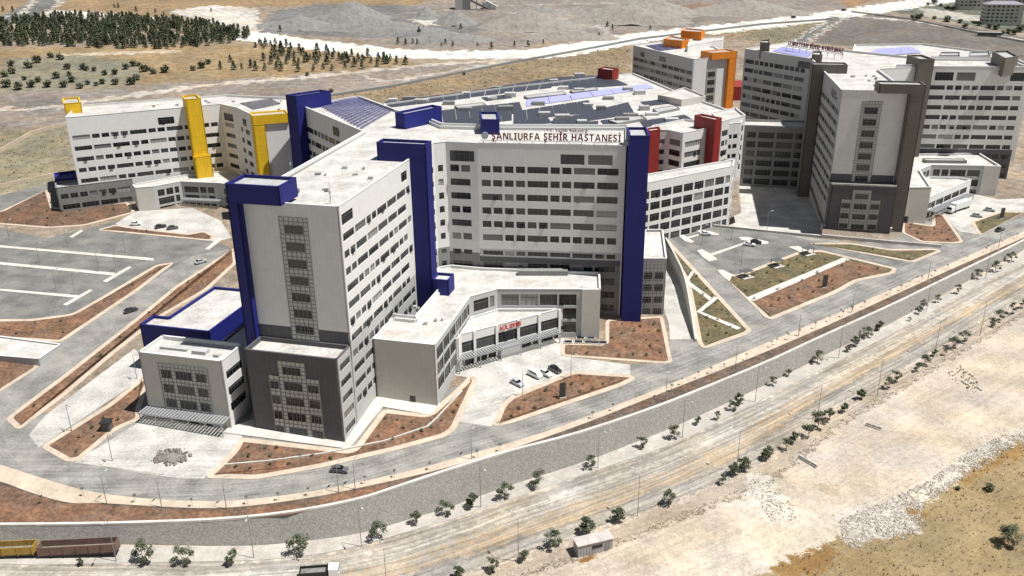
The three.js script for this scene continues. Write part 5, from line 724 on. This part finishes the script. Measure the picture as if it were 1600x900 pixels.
scatter([[370.9,-835.6],[369.5,-822.3],[378.8,-836.1],[389.2,-830.1],[395.2,-817.4],[404.1,-811.5],[396.8,-786.5],[415.6,-799.7],[418.1,-787.7],[421.4,-781.9],[415,-758.6],[423.1,-764.6],[425.6,-759.1],[435.7,-771],[428.2,-904.1],[427.6,-888.8],[430.5,-881.6],[418.5,-911.3],[428.7,-919.9],[447.6,-789.3]], bushKinds, 2, 4.2, 'dark garden tree near the far-right apartment houses', 'garden trees by the apartment houses', 'tree', 505);
scatter([[-30.7,-594.3],[-134.2,-588],[-110.4,-545.2]], bushKinds, 1.4, 1.8, 'solitary dark bush on the bare hillside near the boundary wall', 'solitary hillside bushes', 'bush', 506);
// rock rubble at the edge of the dirt plot, dry grass on the field
function scatterStuff(name, label, cat, poly, n, geo, m, s0, s1, yf, seed, flatY = 1) {
  const r = rng(seed), im = new THREE.InstancedMesh(geo, m, n), xs = poly.map(q => q[0]), zs = poly.map(q => q[1]), mm = new THREE.Matrix4(), q = new THREE.Quaternion(), e = new THREE.Euler(); let i = 0, guard = 0;
  while (i < n && guard++ < n * 60) { const x = lerp(Math.min(...xs), Math.max(...xs), r()), z = lerp(Math.min(...zs), Math.max(...zs), r()); if (!inPoly(poly, x, z) || (n2(x / 6, z / 6) < -0.35 && r() < 0.8)) continue; const s = lerp(s0, s1, Math.pow(r(), 3)); e.set(flatY < 1 ? 0 : r() * 3, r() * 6.28, flatY < 1 ? 0 : r() * 3); im.setMatrixAt(i, mm.compose(new THREE.Vector3(x, yf(x, z), z), q.setFromEuler(e), new THREE.Vector3(s, s * (0.6 + r() * 0.4), s))); const k = 0.7 + r() * 0.5; im.setColorAt(i, new THREE.Color(k, k * 0.98, k * 0.95)); i++; }
  im.count = i; im.name = numbered(name); im.castShadow = im.receiveShadow = true; scene.add(im); return tag(im, label, cat, null, 'stuff');
}
const rockGeo = (() => { const g = new THREE.IcosahedronGeometry(0.5, 0), p = g.attributes.position; for (let i = 0; i < p.count; i++) { const x = p.getX(i), y = p.getY(i), z = p.getZ(i), k = 1 + 0.35 * n2(x * 3 + 2, y * 3 + z * 4); p.setXYZ(i, x * k, y * k * 0.8, z * k); } g.computeVertexNormals(); return g; })();
const tuftGeo = (() => { const g = new GB(), r = rng(8); for (let i = 0; i < 9; i++) { const a = r() * 6.28, x = (r() - 0.5) * 0.5, z = (r() - 0.5) * 0.5, h = 0.35 + r() * 0.4, dx = Math.cos(a) * 0.06, dz = Math.sin(a) * 0.06; g.quad([x - dx, -0.02, z - dz], [x + dx, -0.02, z + dz], [x + dx * 0.2 + (r() - 0.5) * 0.4, h, z + dz * 0.2 + (r() - 0.5) * 0.4], [x - dx * 0.2 + (r() - 0.5) * 0.3, h, z - dz * 0.2]); } return g.geo(); })();
scatterStuff('rock_rubble', 'white rock rubble tipped along the edge of the dirt plot', 'rubble', [[75.4,-167.5],[87.9,-173],[101.7,-180.2],[113.8,-189.3],[124.4,-195.8],[133.6,-200.6],[136.5,-199.8],[133.1,-195.2],[109.2,-179.6],[96.9,-171.1],[91.9,-161.8],[81.5,-160.3],[75.1,-156.5],[73.8,-160.9]], 6500, rockGeo, M.rock, 0.1, 0.7, Y, 601);
scatterStuff('rock_rubble', 'white rock rubble spread beside the tree row', 'rubble', [[58.2,-181.5],[61.2,-187.2],[64.4,-186.9],[66.8,-173.3],[66,-168.1],[59.9,-167.9]], 900, rockGeo, M.rock, 0.12, 0.7, Y, 602);
scatterStuff('rock_rubble', 'grey rubble dumped in the middle of the dirt plot', 'rubble', [[129.9,-231.5],[136.3,-236.9],[137.2,-228.9],[135.1,-220.8],[131.1,-220],[130.1,-225.7]], 160, rockGeo, M.rubble, 0.2, 0.9, Y, 603);
scatterStuff('loose_stones', 'stray pale stones around the rubble at the field edge', 'stones', [[73.4,-170.4],[87.7,-176.2],[101.5,-183.3],[113.9,-193],[125.3,-199.4],[136.3,-204.2],[137.9,-197.8],[123,-188.3],[107.8,-176.6],[97.4,-168.7],[92.4,-159],[80.1,-156.6],[71.8,-153],[70.5,-161.5]], 1600, rockGeo, M.rock, 0.08, 0.45, Y, 609);
scatterStuff('loose_stones', 'loose stones along the ditch beside the street', 'stones', (() => { const a = streetBot.filter(p => p[0] > -20 && p[0] < 190); return [...offsetLine(a, 5.6), ...offsetLine(a, 8.2).reverse()]; })(), 900, rockGeo, M.rubble, 0.12, 0.6, Y, 604);
scatterStuff('dry_grass', 'dry yellow grass on the lower right field', 'grass', [[43.6,-145],[51.6,-149.9],[58.4,-153.9],[69.8,-159.4],[73.7,-161.7],[76.3,-158.5],[81.3,-160.4],[91.6,-161.8],[92.1,-169.1],[97.1,-171.5],[109.4,-180.1],[125,-192.2],[136.3,-198],[151.1,-203.1],[122.8,-140.2]], 3500, tuftGeo, M.dry, 0.2, 0.75, Y, 605, 0);
scatterStuff('low_scrub', 'low scrub on the hillside behind the hospital', 'scrub', [[-120.5,-525.1],[-75.3,-556.2],[1.6,-626.4],[103.4,-712.7],[218.2,-782.3],[294.7,-811.4],[223.5,-706.3],[182.4,-724.5],[94.2,-699.7],[82.2,-604.8],[1.3,-567.6],[-75.4,-525.4]], 1500, rockGeo, M.leaf[2], 0.4, 1.5, T, 606);
scatterStuff('low_scrub', 'low scrub on the slope left of the yellow building', 'scrub', [[-275.9,-434],[-267.1,-454],[-238.1,-466.6],[-196,-383.6],[-210.7,-378.2],[-224.2,-371.4],[-234.7,-360.3]], 700, rockGeo, M.leaf[2], 0.3, 1.1, T, 607);
// heaps
function heap(label, [x, z], w, d, h, m, yf, seed, name = 'gravel_heap', cat = 'heap') { const n = 22, pos = [], idx = [], uv = []; for (let j = 0; j <= n; j++) for (let i = 0; i <= n; i++) { const u = i / n * 2 - 1, v = j / n * 2 - 1, q = Math.hypot(u, v) * (1 + 0.14 * n2(u * 2 + seed, v * 2)), px = x + u * w, pz = z + v * d; pos.push(px, yf(px, pz) - 0.3 + Math.max(0, 1 - q) * h * (1 + 0.2 * n2b(u * 5, v * 5 + seed)), pz); uv.push(px, pz); if (i && j) { const a = (j - 1) * (n + 1) + i - 1; idx.push(a, a + n + 1, a + 1, a + 1, a + n + 1, a + n + 2); } } const g = new THREE.BufferGeometry(); g.setAttribute('position', new THREE.Float32BufferAttribute(pos, 3)); g.setAttribute('uv', new THREE.Float32BufferAttribute(uv, 2)); g.setIndex(idx); g.computeVertexNormals(); return tag(top(name, g, m), label, cat); }
heap('broad dark grey gravel heap in the quarry', [[-138.6,-801.5]][0], 34, 26, 15, M.gravel, T, 1); heap('small grey gravel heap right of the broad one', [[-73.5,-811.9]][0], 14, 14, 9, M.gravel, T, 2); heap('pointed grey gravel heap near the crusher', [[-46.4,-785.1]][0], 20, 16, 11, M.gravel, T, 3); heap('low grey gravel heap at the left of the quarry', [[-198.4,-764.3]][0], 16, 14, 4, M.gravel, T, 4); heap('brown spoil heap on the bare hill', [[32.5,-849]][0], 16, 16, 5, M.gravel, T, 5); heap('brown spoil heap near the far ridge road', [[185.1,-880.6]][0], 26, 14, 5, mat(lin(0.22, 0.15, 0.11), 1, { map: G3 }), T, 6);
const MOUND = [[-174.8,-759.8],[-109.5,-752],[-48.6,-712.3],[18.6,-770.9],[104,-800.2],[127.8,-848],[48.2,-722.6],[224.9,-854.1]];
M.spoil = mat(lin(0.27, 0.245, 0.215), 1, { map: G3 });
[['wide grey terrace mound left of the quarry heaps', 470, 42, 34, 18, 5], ['long grey mound along the quarry front', 590, 46, 60, 14, 5], ['grey mound between quarry and dirt road', 700, 62, 40, 14, 4], ['broad pale spoil mound right of the crusher', 830, 42, 46, 26, 8], ['long spoil bank above the orange block', 980, 34, 60, 20, 8], ['broad spoil mound on the bare ridge', 1010, 20, 50, 30, 9], ['low spoil bank right of the conifers', 890, 60, 40, 12, 4], ['flat spoil bank near the dirt road junction', 1170, 20, 60, 24, 7]].forEach(([l, , , w, d, h], i) => heap(l, MOUND[i], w, d, h * 1.8, i < 3 ? M.gravel : M.spoil, T, 20 + i, 'spoil_mound', 'mound'));
heap('flat heap of tan sand on the dirt plot', [[77.2,-179.1]][0], 3.4, 2.2, 0.9, mat(lin(0.44, 0.37, 0.27), 1, { map: G3 }), Y, 7, 'sand_heap');
heap('earth and rubble heap on the concrete island', [[-85.1,-185.2]][0], 5.6, 2.8, 1.6, M.rubble, T, 8, 'rubble_heap');
scatterStuff('rubble_stones', 'dark stones on the rubble heap of the concrete island', 'rubble', [[-89.6,-183.7],[-88.9,-188],[-82.8,-188.9],[-80,-186.3],[-80.9,-183.3],[-84.8,-181.8]], 260, rockGeo, M.rubble, 0.25, 1.2, (x, z) => T(x, z) + 0.35, 608);

// ---------- street lamps ----------
function makeLamp(h, arm, name) { const t = new THREE.Group(), p = new GB(), a = new GB(), l = new GB(); tube(p, [0, -0.3, 0], [0, h, 0], 0.11, 0.06, 7); tube(a, [0, h - 0.05, 0], [arm * 0.5, h + 0.45, 0], 0.055, 0.05, 6); tube(a, [arm * 0.5, h + 0.45, 0], [arm, h + 0.5, 0], 0.05, 0.045, 6); l.bx(arm - 0.15, arm + 0.75, h + 0.42, h + 0.6, -0.16, 0.16); for (const [n, g, m] of [['pole', p, M.lampPole], ['arm', a, M.lampPole], ['lamp_head', l, M.plant]]) { const q = new THREE.Mesh(g.geo(), m); q.name = n; t.add(q); } t.name = name; return t; }
const tallLamp = makeLamp(11.5, 2.2, 'street_lamp'), midLamp = makeLamp(7.5, 1.4, 'street_lamp');
function lamps(pts, proto, yf, turn, label, group) { pts.forEach((p, i) => { const c = proto.clone(); c.name = numbered('street_lamp'); c.position.set(p[0], yf(...p), p[1]); c.rotation.y = turn; scene.add(c); tag(c, Array.isArray(label) ? label[i] : label, 'street lamp', group); }); }
lamps([[-87,-154.3],[-58.1,-157.6]], tallLamp, (x, z) => Y(x, z) + 0.1, -1.4, ['street lamp beside the brown wagon', 'street lamp at the wall foot above the third leafy tree'], 'lamps at the wall foot');
lamps([[-35.1,-163.1],[-8.2,-177.9],[21.8,-191.9],[45.9,-204.2],[69.9,-220.7],[102,-244.2],[142.2,-273.8],[174.6,-298.4]], tallLamp, (x, z) => Y(x, z) + 0.1, -1.0, [0, 1, 2, 3, 4, 5, 6, 7].map(i => ord(i) + ' tall lamp right of the dump truck on the wall-foot pavement'), 'lamps on the wall-foot pavement');
lamps([[-27.3,-148.1],[0.8,-158.1],[29.4,-172.1],[56.8,-188.3],[84.3,-210],[105,-220.8],[131.4,-243.2],[151.4,-255.2]], tallLamp, Y, 2.2, [0, 1, 2, 3, 4, 5, 6, 7].map(i => ord(i) + ' tall lamp from the left among the dirt-plot trees'), 'lamps beside the dirt plot');
lamps([[-94.1,-168.2],[-81.1,-167.2],[-66.1,-166.7],[-41.4,-172.7],[-37.7,-173.9],[-10.5,-185.5],[42.2,-211.7],[65.5,-228.6],[89.9,-248],[112.5,-264],[148.8,-289.4],[188.3,-317.5]], midLamp, (x, z) => T(x, z) + 0.15, 1.2, Array.from({ length: 12 }, (_, i) => ord(i) + ' slim lamp post from the left on the ring-road pavement'), 'lamps on the ring-road pavement');
lamps([[-99.1,-183.8],[16.7,-223.1],[2.7,-214],[-114.6,-196],[-107.2,-221]], midLamp, (x, z) => T(x, z) + 0.1, -0.6, ['lamp post on the rubble island', 'lamp post by the parked cars at the forecourt island', 'lamp post at the left end of the parked cars', 'lamp post at the foot of the pale service road', 'lamp post halfway up the pale service road'], 'forecourt lamps');
lamps([[-192.4,-317.2],[-170.7,-295.9],[-166.9,-310],[-146.8,-290],[-140.9,-290.6],[-143.9,-306.4],[-147.1,-271.7],[-155,-274.9]], midLamp, (x, z) => T(x, z), 0.4, 'slim lamp post in the left car park', 'lamps in the left car park');
lamps([[73.6,-318.1],[86.2,-323.2],[84.4,-299.9],[102.7,-333.1]], midLamp, (x, z) => T(x, z), 0.4, 'slim lamp post in the right car park', 'lamps in the right car park');

// ---------- vehicles ----------
const paint = { white: [0.75, 0.75, 0.74], silver: [0.42, 0.43, 0.44], black: [0.012, 0.012, 0.014], grey: [0.10, 0.10, 0.11], dark: [0.03, 0.03, 0.035], red: [0.3, 0.03, 0.03] };
for (const k in paint) paint[k] = new THREE.MeshPhysicalMaterial({ color: lin(...paint[k]), roughness: 0.35, clearcoat: 1, clearcoatRoughness: 0.08 });
M.lampGlass = mat(lin(0.7, 0.7, 0.68), 0.15); M.tailRed = mat(lin(0.3, 0.01, 0.01), 0.3); M.rim = mat(lin(0.4, 0.4, 0.42), 0.35, { metalness: 0.8 });
const tyreGeo = new THREE.CylinderGeometry(0.32, 0.32, 0.22, 16).rotateX(Math.PI / 2), rimGeo = new THREE.CylinderGeometry(0.19, 0.19, 0.235, 12).rotateX(Math.PI / 2), bigTyre = new THREE.CylinderGeometry(0.5, 0.5, 0.34, 16).rotateX(Math.PI / 2), bigRim = new THREE.CylinderGeometry(0.27, 0.27, 0.36, 12).rotateX(Math.PI / 2);
function profile(pts, half, bevel = 0.09) { const s = new THREE.Shape(pts.map(p => new THREE.Vector2(...p))); const g = new THREE.ExtrudeGeometry(s, { depth: (half - bevel) * 2, bevelEnabled: true, bevelThickness: bevel, bevelSize: bevel * 0.7, bevelSegments: 2 }); g.translate(0, 0, -(half - bevel)); return g; }
const carGeo = {
  body: profile([[-2.1, 0.32], [2.05, 0.32], [2.12, 0.62], [1.95, 0.84], [0.95, 0.98], [-1.75, 1.0], [-2.1, 0.92]], 0.88),
  cabin: profile([[-1.7, 0.98], [0.95, 0.96], [0.28, 1.42], [-1.15, 1.45]], 0.76, 0.12), roof: profile([[-1.12, 1.46], [0.26, 1.43], [0.2, 1.5], [-1.05, 1.53]], 0.7, 0.06),
  van: profile([[-2.2, 0.35], [2.1, 0.35], [2.15, 0.85], [1.75, 1.05], [1.05, 1.85], [-2.15, 1.9], [-2.22, 1.2]], 0.92),
  vanGlass: profile([[-1.9, 1.2], [1.5, 1.2], [1.05, 1.72], [-1.9, 1.74]], 0.925, 0.02), vanScreen: new GB().bx(-0.02, 0.02, -0.4, 0.4, -0.75, 0.75).geo().rotateZ(0.7)
};
const carLight = new GB().bx(-0.06, 0.06, -0.08, 0.08, -0.22, 0.22).geo();
function car(label, [x, z], yf, turn, col, kind = 'car', name = 'parked_car', group = 'cars on the hospital grounds') {
  const t = thing(name, label, kind === 'van' ? 'van' : 'car', [x, yf(x, z), z], group, turn), P = (n, g, m, p, par = t) => { const q = new THREE.Mesh(g, m); q.name = n; if (p) q.position.set(...p); par.add(q); return q; };
  if (kind === 'van') { P('body', carGeo.van, paint[col]); P('side_windows', carGeo.vanGlass, glass[0]); P('windscreen', carGeo.vanScreen, glass[0], [1.44, 1.42, 0]); } else { P('body', carGeo.body, paint[col]); P('windows', carGeo.cabin, glass[0]); P('roof', carGeo.roof, paint[col]); }
  for (const sx of [-1.32, 1.32]) for (const sz of [-0.8, 0.8]) { const w = P('wheel', tyreGeo, M.tyre, [sx, 0.32, sz]); P('rim', rimGeo, M.rim, null, w); }
  for (const sz of [-0.6, 0.6]) { P('headlight', carLight, M.lampGlass, [2.1, 0.68, sz]); P('tail_light', carLight, M.tailRed, [-2.12, 0.82, sz]); }
  const p = new THREE.Vector3(1, 0, 0).applyEuler(new THREE.Euler(0, turn, 0)); if (yf === T || true) { const e = 0.5, sl = (yf(x + p.x * e, z + p.z * e) - yf(x - p.x * e, z - p.z * e)) / (2 * e); t.rotation.order = 'YXZ'; t.rotation.z = Math.atan(sl); }
}
const TT = o => (x, z) => T(x, z) + o;
car('grey hatchback leftmost of the four by the forecourt island', [[1.2,-219.5]][0], TT(0.06), -0.75, 'silver'); car('white van in the row by the forecourt island', [[6.4,-223.9]][0], TT(0.06), -0.75, 'white', 'van', 'parked_van'); car('white car between the white van and the black car', [[9.4,-224.7]][0], TT(0.06), -0.75, 'white'); car('black car rightmost by the forecourt island', [[12.3,-226.8]][0], TT(0.06), -0.85, 'black');
car('dark grey car driving on the ring road below the tower', [[-42.5,-180.5]][0], TT(0.06), -0.12, 'grey', 'car', 'car');
car('small dark car on the sloping road at the left', [[-124.2,-260.8]][0], TT(0.06), 0.75, 'dark', 'car', 'car'); car('small grey car higher up the sloping road', [[-113.2,-298.1]][0], TT(0.06), 0.75, 'silver', 'car', 'car');
car('black car before the yellow building', [[-139.3,-330.3]][0], TT(0.07), 0.6, 'black'); car('grey car right of the black one before the yellow building', [[-134.1,-329.1]][0], TT(0.07), 0.4, 'grey'); car('pale car at the left before the yellow building', [[-150.1,-332.7]][0], TT(0.07), 0.2, 'white');
car('white car on the upper island of the right car park', [[76.9,-328]][0], TT(0.06), 0.0, 'white'); car('white car on the lower island of the right car park', [[91.9,-317.8]][0], TT(0.06), -0.3, 'white'); car('dark car behind the lower white one in the right car park', [[95,-320.3]][0], TT(0.06), -0.3, 'dark');
car('silver car in the right forecourt, nearer the island', [[195.4,-349.5]][0], TT(0.07), -0.5, 'silver'); car('silver car in the right forecourt, farther from the road', [[204.1,-356.2]][0], TT(0.07), -0.4, 'silver'); car('black car driving on the ring road at the right', [[197.5,-334.6]][0], TT(0.06), 0.55, 'black', 'car', 'car');
car('dark van on the dirt road by the hill junction', [[259.6,-828.9]][0], TT(0.02), 0.25, 'dark', 'van', 'van'); car('dark van parked where the dirt roads meet', [[319.9,-870.8]][0], TT(0.02), 0.2, 'dark', 'van', 'van');
function wheels(t, xs, hw) { for (const x of xs) for (const z of [-hw, hw]) { const w = new THREE.Mesh(bigTyre, M.tyre); w.name = 'wheel'; w.position.set(x, 0.5, z); t.add(w); const r = new THREE.Mesh(bigRim, M.rim); r.name = 'rim'; w.add(r); } }
function bit(t, n, g, m) { const q = new THREE.Mesh(g.isBufferGeometry ? g : g.geo(), m); q.name = n; t.add(q); return q; }
const cab = x => profile([[x, 0.6], [x + 2.1, 0.6], [x + 2.2, 1.5], [x + 1.95, 2.8], [x, 2.95]], 1.2, 0.1);
{ // dump truck on the lower street
  const [x, z] = [[-42.3,-151.9]][0], t = thing('dump_truck', 'dump truck with black open bed and white cab on the lower street', 'truck', [x, Y(x, z), z], null, 0.1);
  bit(t, 'chassis', new GB().bx(-4, 4, 0.7, 1, -0.5, 0.5), M.dark); bit(t, 'bed', new GB().bx(-4.2, 1.8, 1.05, 1.25, -1.25, 1.25).bx(-4.2, 1.8, 1.25, 2.5, -1.25, -1.12).bx(-4.2, 1.8, 1.25, 2.5, 1.12, 1.25).bx(1.68, 1.8, 1.25, 2.9, -1.1, 1.1).bx(-4.2, -4.08, 1.25, 2.5, -1.1, 1.1), M.dark); bit(t, 'load', new GB().bx(-4, 1.6, 1.3, 1.9, -1.08, 1.08), M.gravel); bit(t, 'cab', cab(2.1), paint.white); bit(t, 'windscreen', new GB().bx(4.18, 4.3, 1.7, 2.5, -0.95, 0.95), glass[0]); wheels(t, [-3.2, -2, 3.2], 1.05);
}
{ // white articulated lorry at the right-hand clinic
  const [x, z] = [[189.7,-355.9]][0], t = thing('lorry', 'white articulated lorry parked before the right-hand clinic', 'truck', [x, T(x, z) + 0.08, z], null, 3.75);
  bit(t, 'trailer', new GB().bx(-9, 3.2, 1.1, 3.9, -1.25, 1.25), M.white); bit(t, 'chassis', new GB().bx(-9, 5, 0.7, 1.05, -0.5, 0.5), M.dark); bit(t, 'cab', cab(3.7), paint.white); bit(t, 'windscreen', new GB().bx(5.8, 5.92, 1.7, 2.5, -0.95, 0.95), glass[0]); wheels(t, [-8, -6.8, -5.6, 2, 4.8], 1.05);
}
{ const [x, z] = [[64.6,-338.2]][0], t = thing('flatbed_lorry', 'dark flatbed lorry loaded with scrap by the office wing', 'truck', [x, T(x, z) + 0.06, z], null, -0.5); bit(t, 'bed', new GB().bx(-5, 2, 1, 1.3, -1.2, 1.2), M.dark); bit(t, 'load', new GB().bx(-4.6, -0.8, 1.3, 2.6, -1, 1).bx(-0.6, 1.6, 1.3, 2.1, -0.9, 0.9), M.red); bit(t, 'cab', cab(2.2), paint.dark); bit(t, 'windscreen', new GB().bx(4.3, 4.42, 1.7, 2.5, -0.95, 0.95), glass[0]); wheels(t, [-4, -2.8, 3.3], 1.05); }
{ const [x, z] = [[399.1,-749.4]][0], t = thing('bus', 'long dark bus beside the pale wall of the ploughed field', 'bus', [x, T(x, z), z], null, -0.35); bit(t, 'body', new GB().bx(-9, 9, 0.5, 3.4, -1.3, 1.3), paint.grey); bit(t, 'windows', new GB().bx(-8.6, 8.6, 1.5, 2.6, -1.33, 1.33), glass[0]); bit(t, 'roof', new GB().bx(-9.05, 9.05, 3.4, 3.6, -1.32, 1.32), M.white); wheels(t, [-6, 6], 1.15); }
// goods wagons standing at the wall foot
function wagon(label, pts, m, n, h) { const [a, b] = pts, f = frame(a, b), t = thing('goods_wagon', label, 'wagon', [a[0], Y(...a), a[1]], 'wagons at the wall foot'), y = Y(...a) + 0.9; part(t, 'underframe', new GB().box(f, 0, f.L, y - 0.35, y, -1.3, 1.3).geo(), M.dark); part(t, 'side_panel', new GB().box(f, 0.1, f.L - 0.1, y + 0.02, y + h, 1.2, 1.32).geo(), m); part(t, 'side_panel', new GB().box(f, 0.1, f.L - 0.1, y + 0.02, y + h, -1.32, -1.2).geo(), m); part(t, 'floor', new GB().box(f, 0.1, f.L - 0.1, y + 0.02, y + 0.5, -1.2, 1.2).geo(), M.rubble); for (const u of [0, f.L - 0.15]) part(t, 'end_panel', new GB().box(f, u, u + 0.15, y + 0.02, y + h, -1.2, 1.2).geo(), m); for (let i = 0; i <= n; i++) { const u = lerp(0.15, f.L - 0.3, i / n); part(t, 'stanchion', new GB().box(f, u, u + 0.16, y - 0.2, y + h + 0.15, 1.33, 1.42).geo(), m); } for (const u of [1.6, 3, f.L - 3, f.L - 1.6]) for (const z of [-0.9, 0.9]) { const w = new THREE.Mesh(bigTyre, M.tyre); w.name = 'wheel'; w.position.set(f.o[0] + f.e[0] * u + f.n[0] * z - t.position.x, 0.5, f.o[1] + f.e[1] * u + f.n[1] * z - t.position.z); w.rotation.y = f.rot; t.add(w); } }
M.rustBrown = mat(lin(0.20, 0.125, 0.10), 0.85, { map: G3 }); M.ochrePaint = mat(lin(0.42, 0.27, 0.05), 0.8, { map: G3 });
wagon('long rust brown wagon at the wall foot', [[-104.1,-155.8],[-87.4,-156.9]], M.rustBrown, 6, 2.1); wagon('ochre yellow wagon at the left edge of the picture', [[-120.8,-154.8],[-104.8,-155.8]], M.ochrePaint, 5, 1.9);
{ // site cabin
  const q = [[14.2,-158.3],[22.2,-161]], f = frame(...q), t = thing('site_cabin', 'grey corrugated site cabin on the edge of the dirt plot', 'cabin', [q[0][0], Y(...q[0]), q[0][1]]), y = Y(...q[0]) + 0.1, m = mat(lin(0.42, 0.41, 0.42), 0.7, { map: G2 });
  part(t, 'wall', new GB().box(f, 0, f.L, y - 0.3, y + 3, -2.9, 0).geo(), m); part(t, 'roof', new GB().box(f, -0.2, f.L + 0.2, y + 3.02, y + 3.2, -3.1, 0.2).geo(), mat(lin(0.55, 0.50, 0.48), 0.8, { map: G2 })); for (let i = 1; i < 12; i++) part(t, 'rib', new GB().box(f, i * f.L / 12 - 0.05, i * f.L / 12 + 0.05, y, y + 2.95, 0.005, 0.06).geo(), m); part(t, 'window', new GB().box(f, f.L * 0.4, f.L * 0.7, y + 1.5, y + 2.3, 0.065, 0.1).geo(), glass[1]); part(t, 'door', new GB().box(f, f.L * 0.78, f.L * 0.9, y, y + 2.2, 0.065, 0.1).geo(), M.midGrey);
}
// concrete barriers lying on the dirt plot
function barrier(label, q, n) { const f = frame(...q), t = thing('concrete_barrier', label, 'barrier', [q[0][0], Y(...q[0]), q[0][1]], 'concrete barriers on the dirt plot'); for (let i = 0; i < n; i++) { const u0 = i * f.L / n + 0.1, u1 = (i + 1) * f.L / n - 0.1, y = Y(...q[0]); part(t, 'block', new GB().box(f, u0, u1, y - 0.3, y + 0.35, -0.45, 0.45).box(f, u0, u1, y + 0.35, y + 0.9, -0.2, 0.2).geo(), M.kerbWhite); } }
barrier('broken concrete barrier row lower on the dirt plot', [[74,-192.6],[77.1,-187.8]], 3); barrier('short concrete barrier beside the tree row', [[96.2,-206.1],[99.5,-203.3]], 3);
// totem signs, kiosk
function totem(label, p) { const [x, z] = p, y = T(x, z) + 0.19, t = thing('totem_sign', label, 'sign', [x, y, z], 'totem signs'); bit(t, 'panel', new GB().bx(-0.85, 0.85, 0.2, 4.6, -0.2, 0.2), M.door); bit(t, 'foot', new GB().bx(-1, 1, -0.1, 0.2, -0.4, 0.4), M.plant); t.rotation.y = 0.3; }
totem('dark totem sign on the triangular forecourt island', [[13.7,-212.9]][0]); totem('dark totem sign on the large bed below the right car park', [[109.3,-282.2]][0]); totem('dark totem sign on the island in the right forecourt', [[204.9,-347.6]][0]);
{ const [x, z] = [[-105.6,-196.7]][0], t = thing('kiosk', 'small dark kiosk on the ochre island', 'kiosk', [x, T(x, z) + 0.19, z]); bit(t, 'wall', new GB().bx(-1.1, 1.1, 0, 2.4, -1.1, 1.1), M.darkGrey); bit(t, 'roof', new GB().bx(-1.4, 1.4, 2.4, 2.6, -1.4, 1.4), M.dark); }
// skylights beside the square bed, ramp stones
[[17.2,-243.2],[20.4,-243.2],[23.4,-243.1],[25.5,-242.9],[27.9,-242.9],[21.2,-245.6],[24.4,-245.6]].forEach((p, i) => { const t = thing('light_well', 'square dark light well beside the square orange bed', 'light well', [p[0], T(...p) + 0.05, p[1]], 'light wells by the square bed'); bit(t, 'kerb', new GB().bx(-1.4, 1.4, -0.1, 0.35, -1, 1), M.kerbWhite); bit(t, 'glass', new GB().bx(-1.15, 1.15, 0.35, 0.42, -0.75, 0.75), glass[1]); });
// picnic shelters in the large bed
for (const [l, p] of [['left dark picnic shelter on the large bed', [[83.7,-290.3]][0]], ['right dark picnic shelter on the large bed', [[97.3,-299.6]][0]], ['dark picnic shelter at the far end of the large bed', [[112.2,-310.6]][0]]]) { const t = thing('picnic_shelter', l, 'shelter', [p[0], T(...p) + 0.19, p[1]], 'picnic shelters', 0.5); for (const a of [-1.6, 1.6]) for (const b of [-1.2, 1.2]) bit(t, 'post', new GB().bx(a - 0.07, a + 0.07, -0.1, 2.3, b - 0.07, b + 0.07), M.dark); bit(t, 'roof', new GB().bx(-2.1, 2.1, 2.3, 2.45, -1.6, 1.6), M.darkGrey); bit(t, 'floor', new GB().bx(-2.4, 2.4, -0.1, 0.06, -2, 2), M.kerbWhite); }
// quarry crusher
{ const [x, z] = [[-36.5,-858.9]][0], y = T(x, z), t = thing('crusher_plant', 'grey crusher plant among the quarry heaps', 'plant', [x, y, z]); bit(t, 'hopper', new GB().bx(-14, -7, 0, 14, -5, 5), M.plant); bit(t, 'tower', new GB().bx(-6.5, 0, 0, 17, -4, 4), M.midGrey); const c = new GB(); tube(c, [0, 15, 0], [26, 2, 4], 0.9, 0.9, 4); bit(t, 'conveyor', c, M.plant); const c2 = new GB(); tube(c2, [-2, 9, 0], [16, 1, 9], 0.9, 0.9, 4); bit(t, 'conveyor', c2, M.dark); bit(t, 'shed', new GB().bx(12, 24, 0, 6, -8, -1), M.lightGrey); for (const u of [6, 12, 18]) bit(t, 'trestle', new GB().bx(u - 0.3, u + 0.3, -0.5, 13 - u * 0.5, -0.4 + u * 0.15, 0.4 + u * 0.15), M.midGrey); }
// antenna masts on the tower roof
for (const [l, p] of [['thin antenna mast at the front edge of the blue tower roof', [[-44.1,-205.3]][0]], ['thin antenna mast behind the left blue crown', [[-60.5,-234.4]][0]]]) { const t = thing('antenna_mast', l, 'antenna', [p[0], 59.7, p[1]], 'antenna masts'), g = new GB(); tube(g, [0, 0, 0], [0, 5.4, 0], 0.09, 0.04, 5); bit(t, 'mast', g, M.lampPole); const s = new GB(); for (let k = 0; k < 3; k++) { const a = k * 2.09; tube(s, [Math.cos(a) * 1.1, 0, Math.sin(a) * 1.1], [0, 2.2, 0], 0.04, 0.03, 4); } bit(t, 'stays', s, M.lampPole); bit(t, 'box', new GB().bx(-0.2, 0.2, 2.6, 3.3, -0.2, 0.2), M.plant); }

shade(scene);
renderer.render(scene, camera);
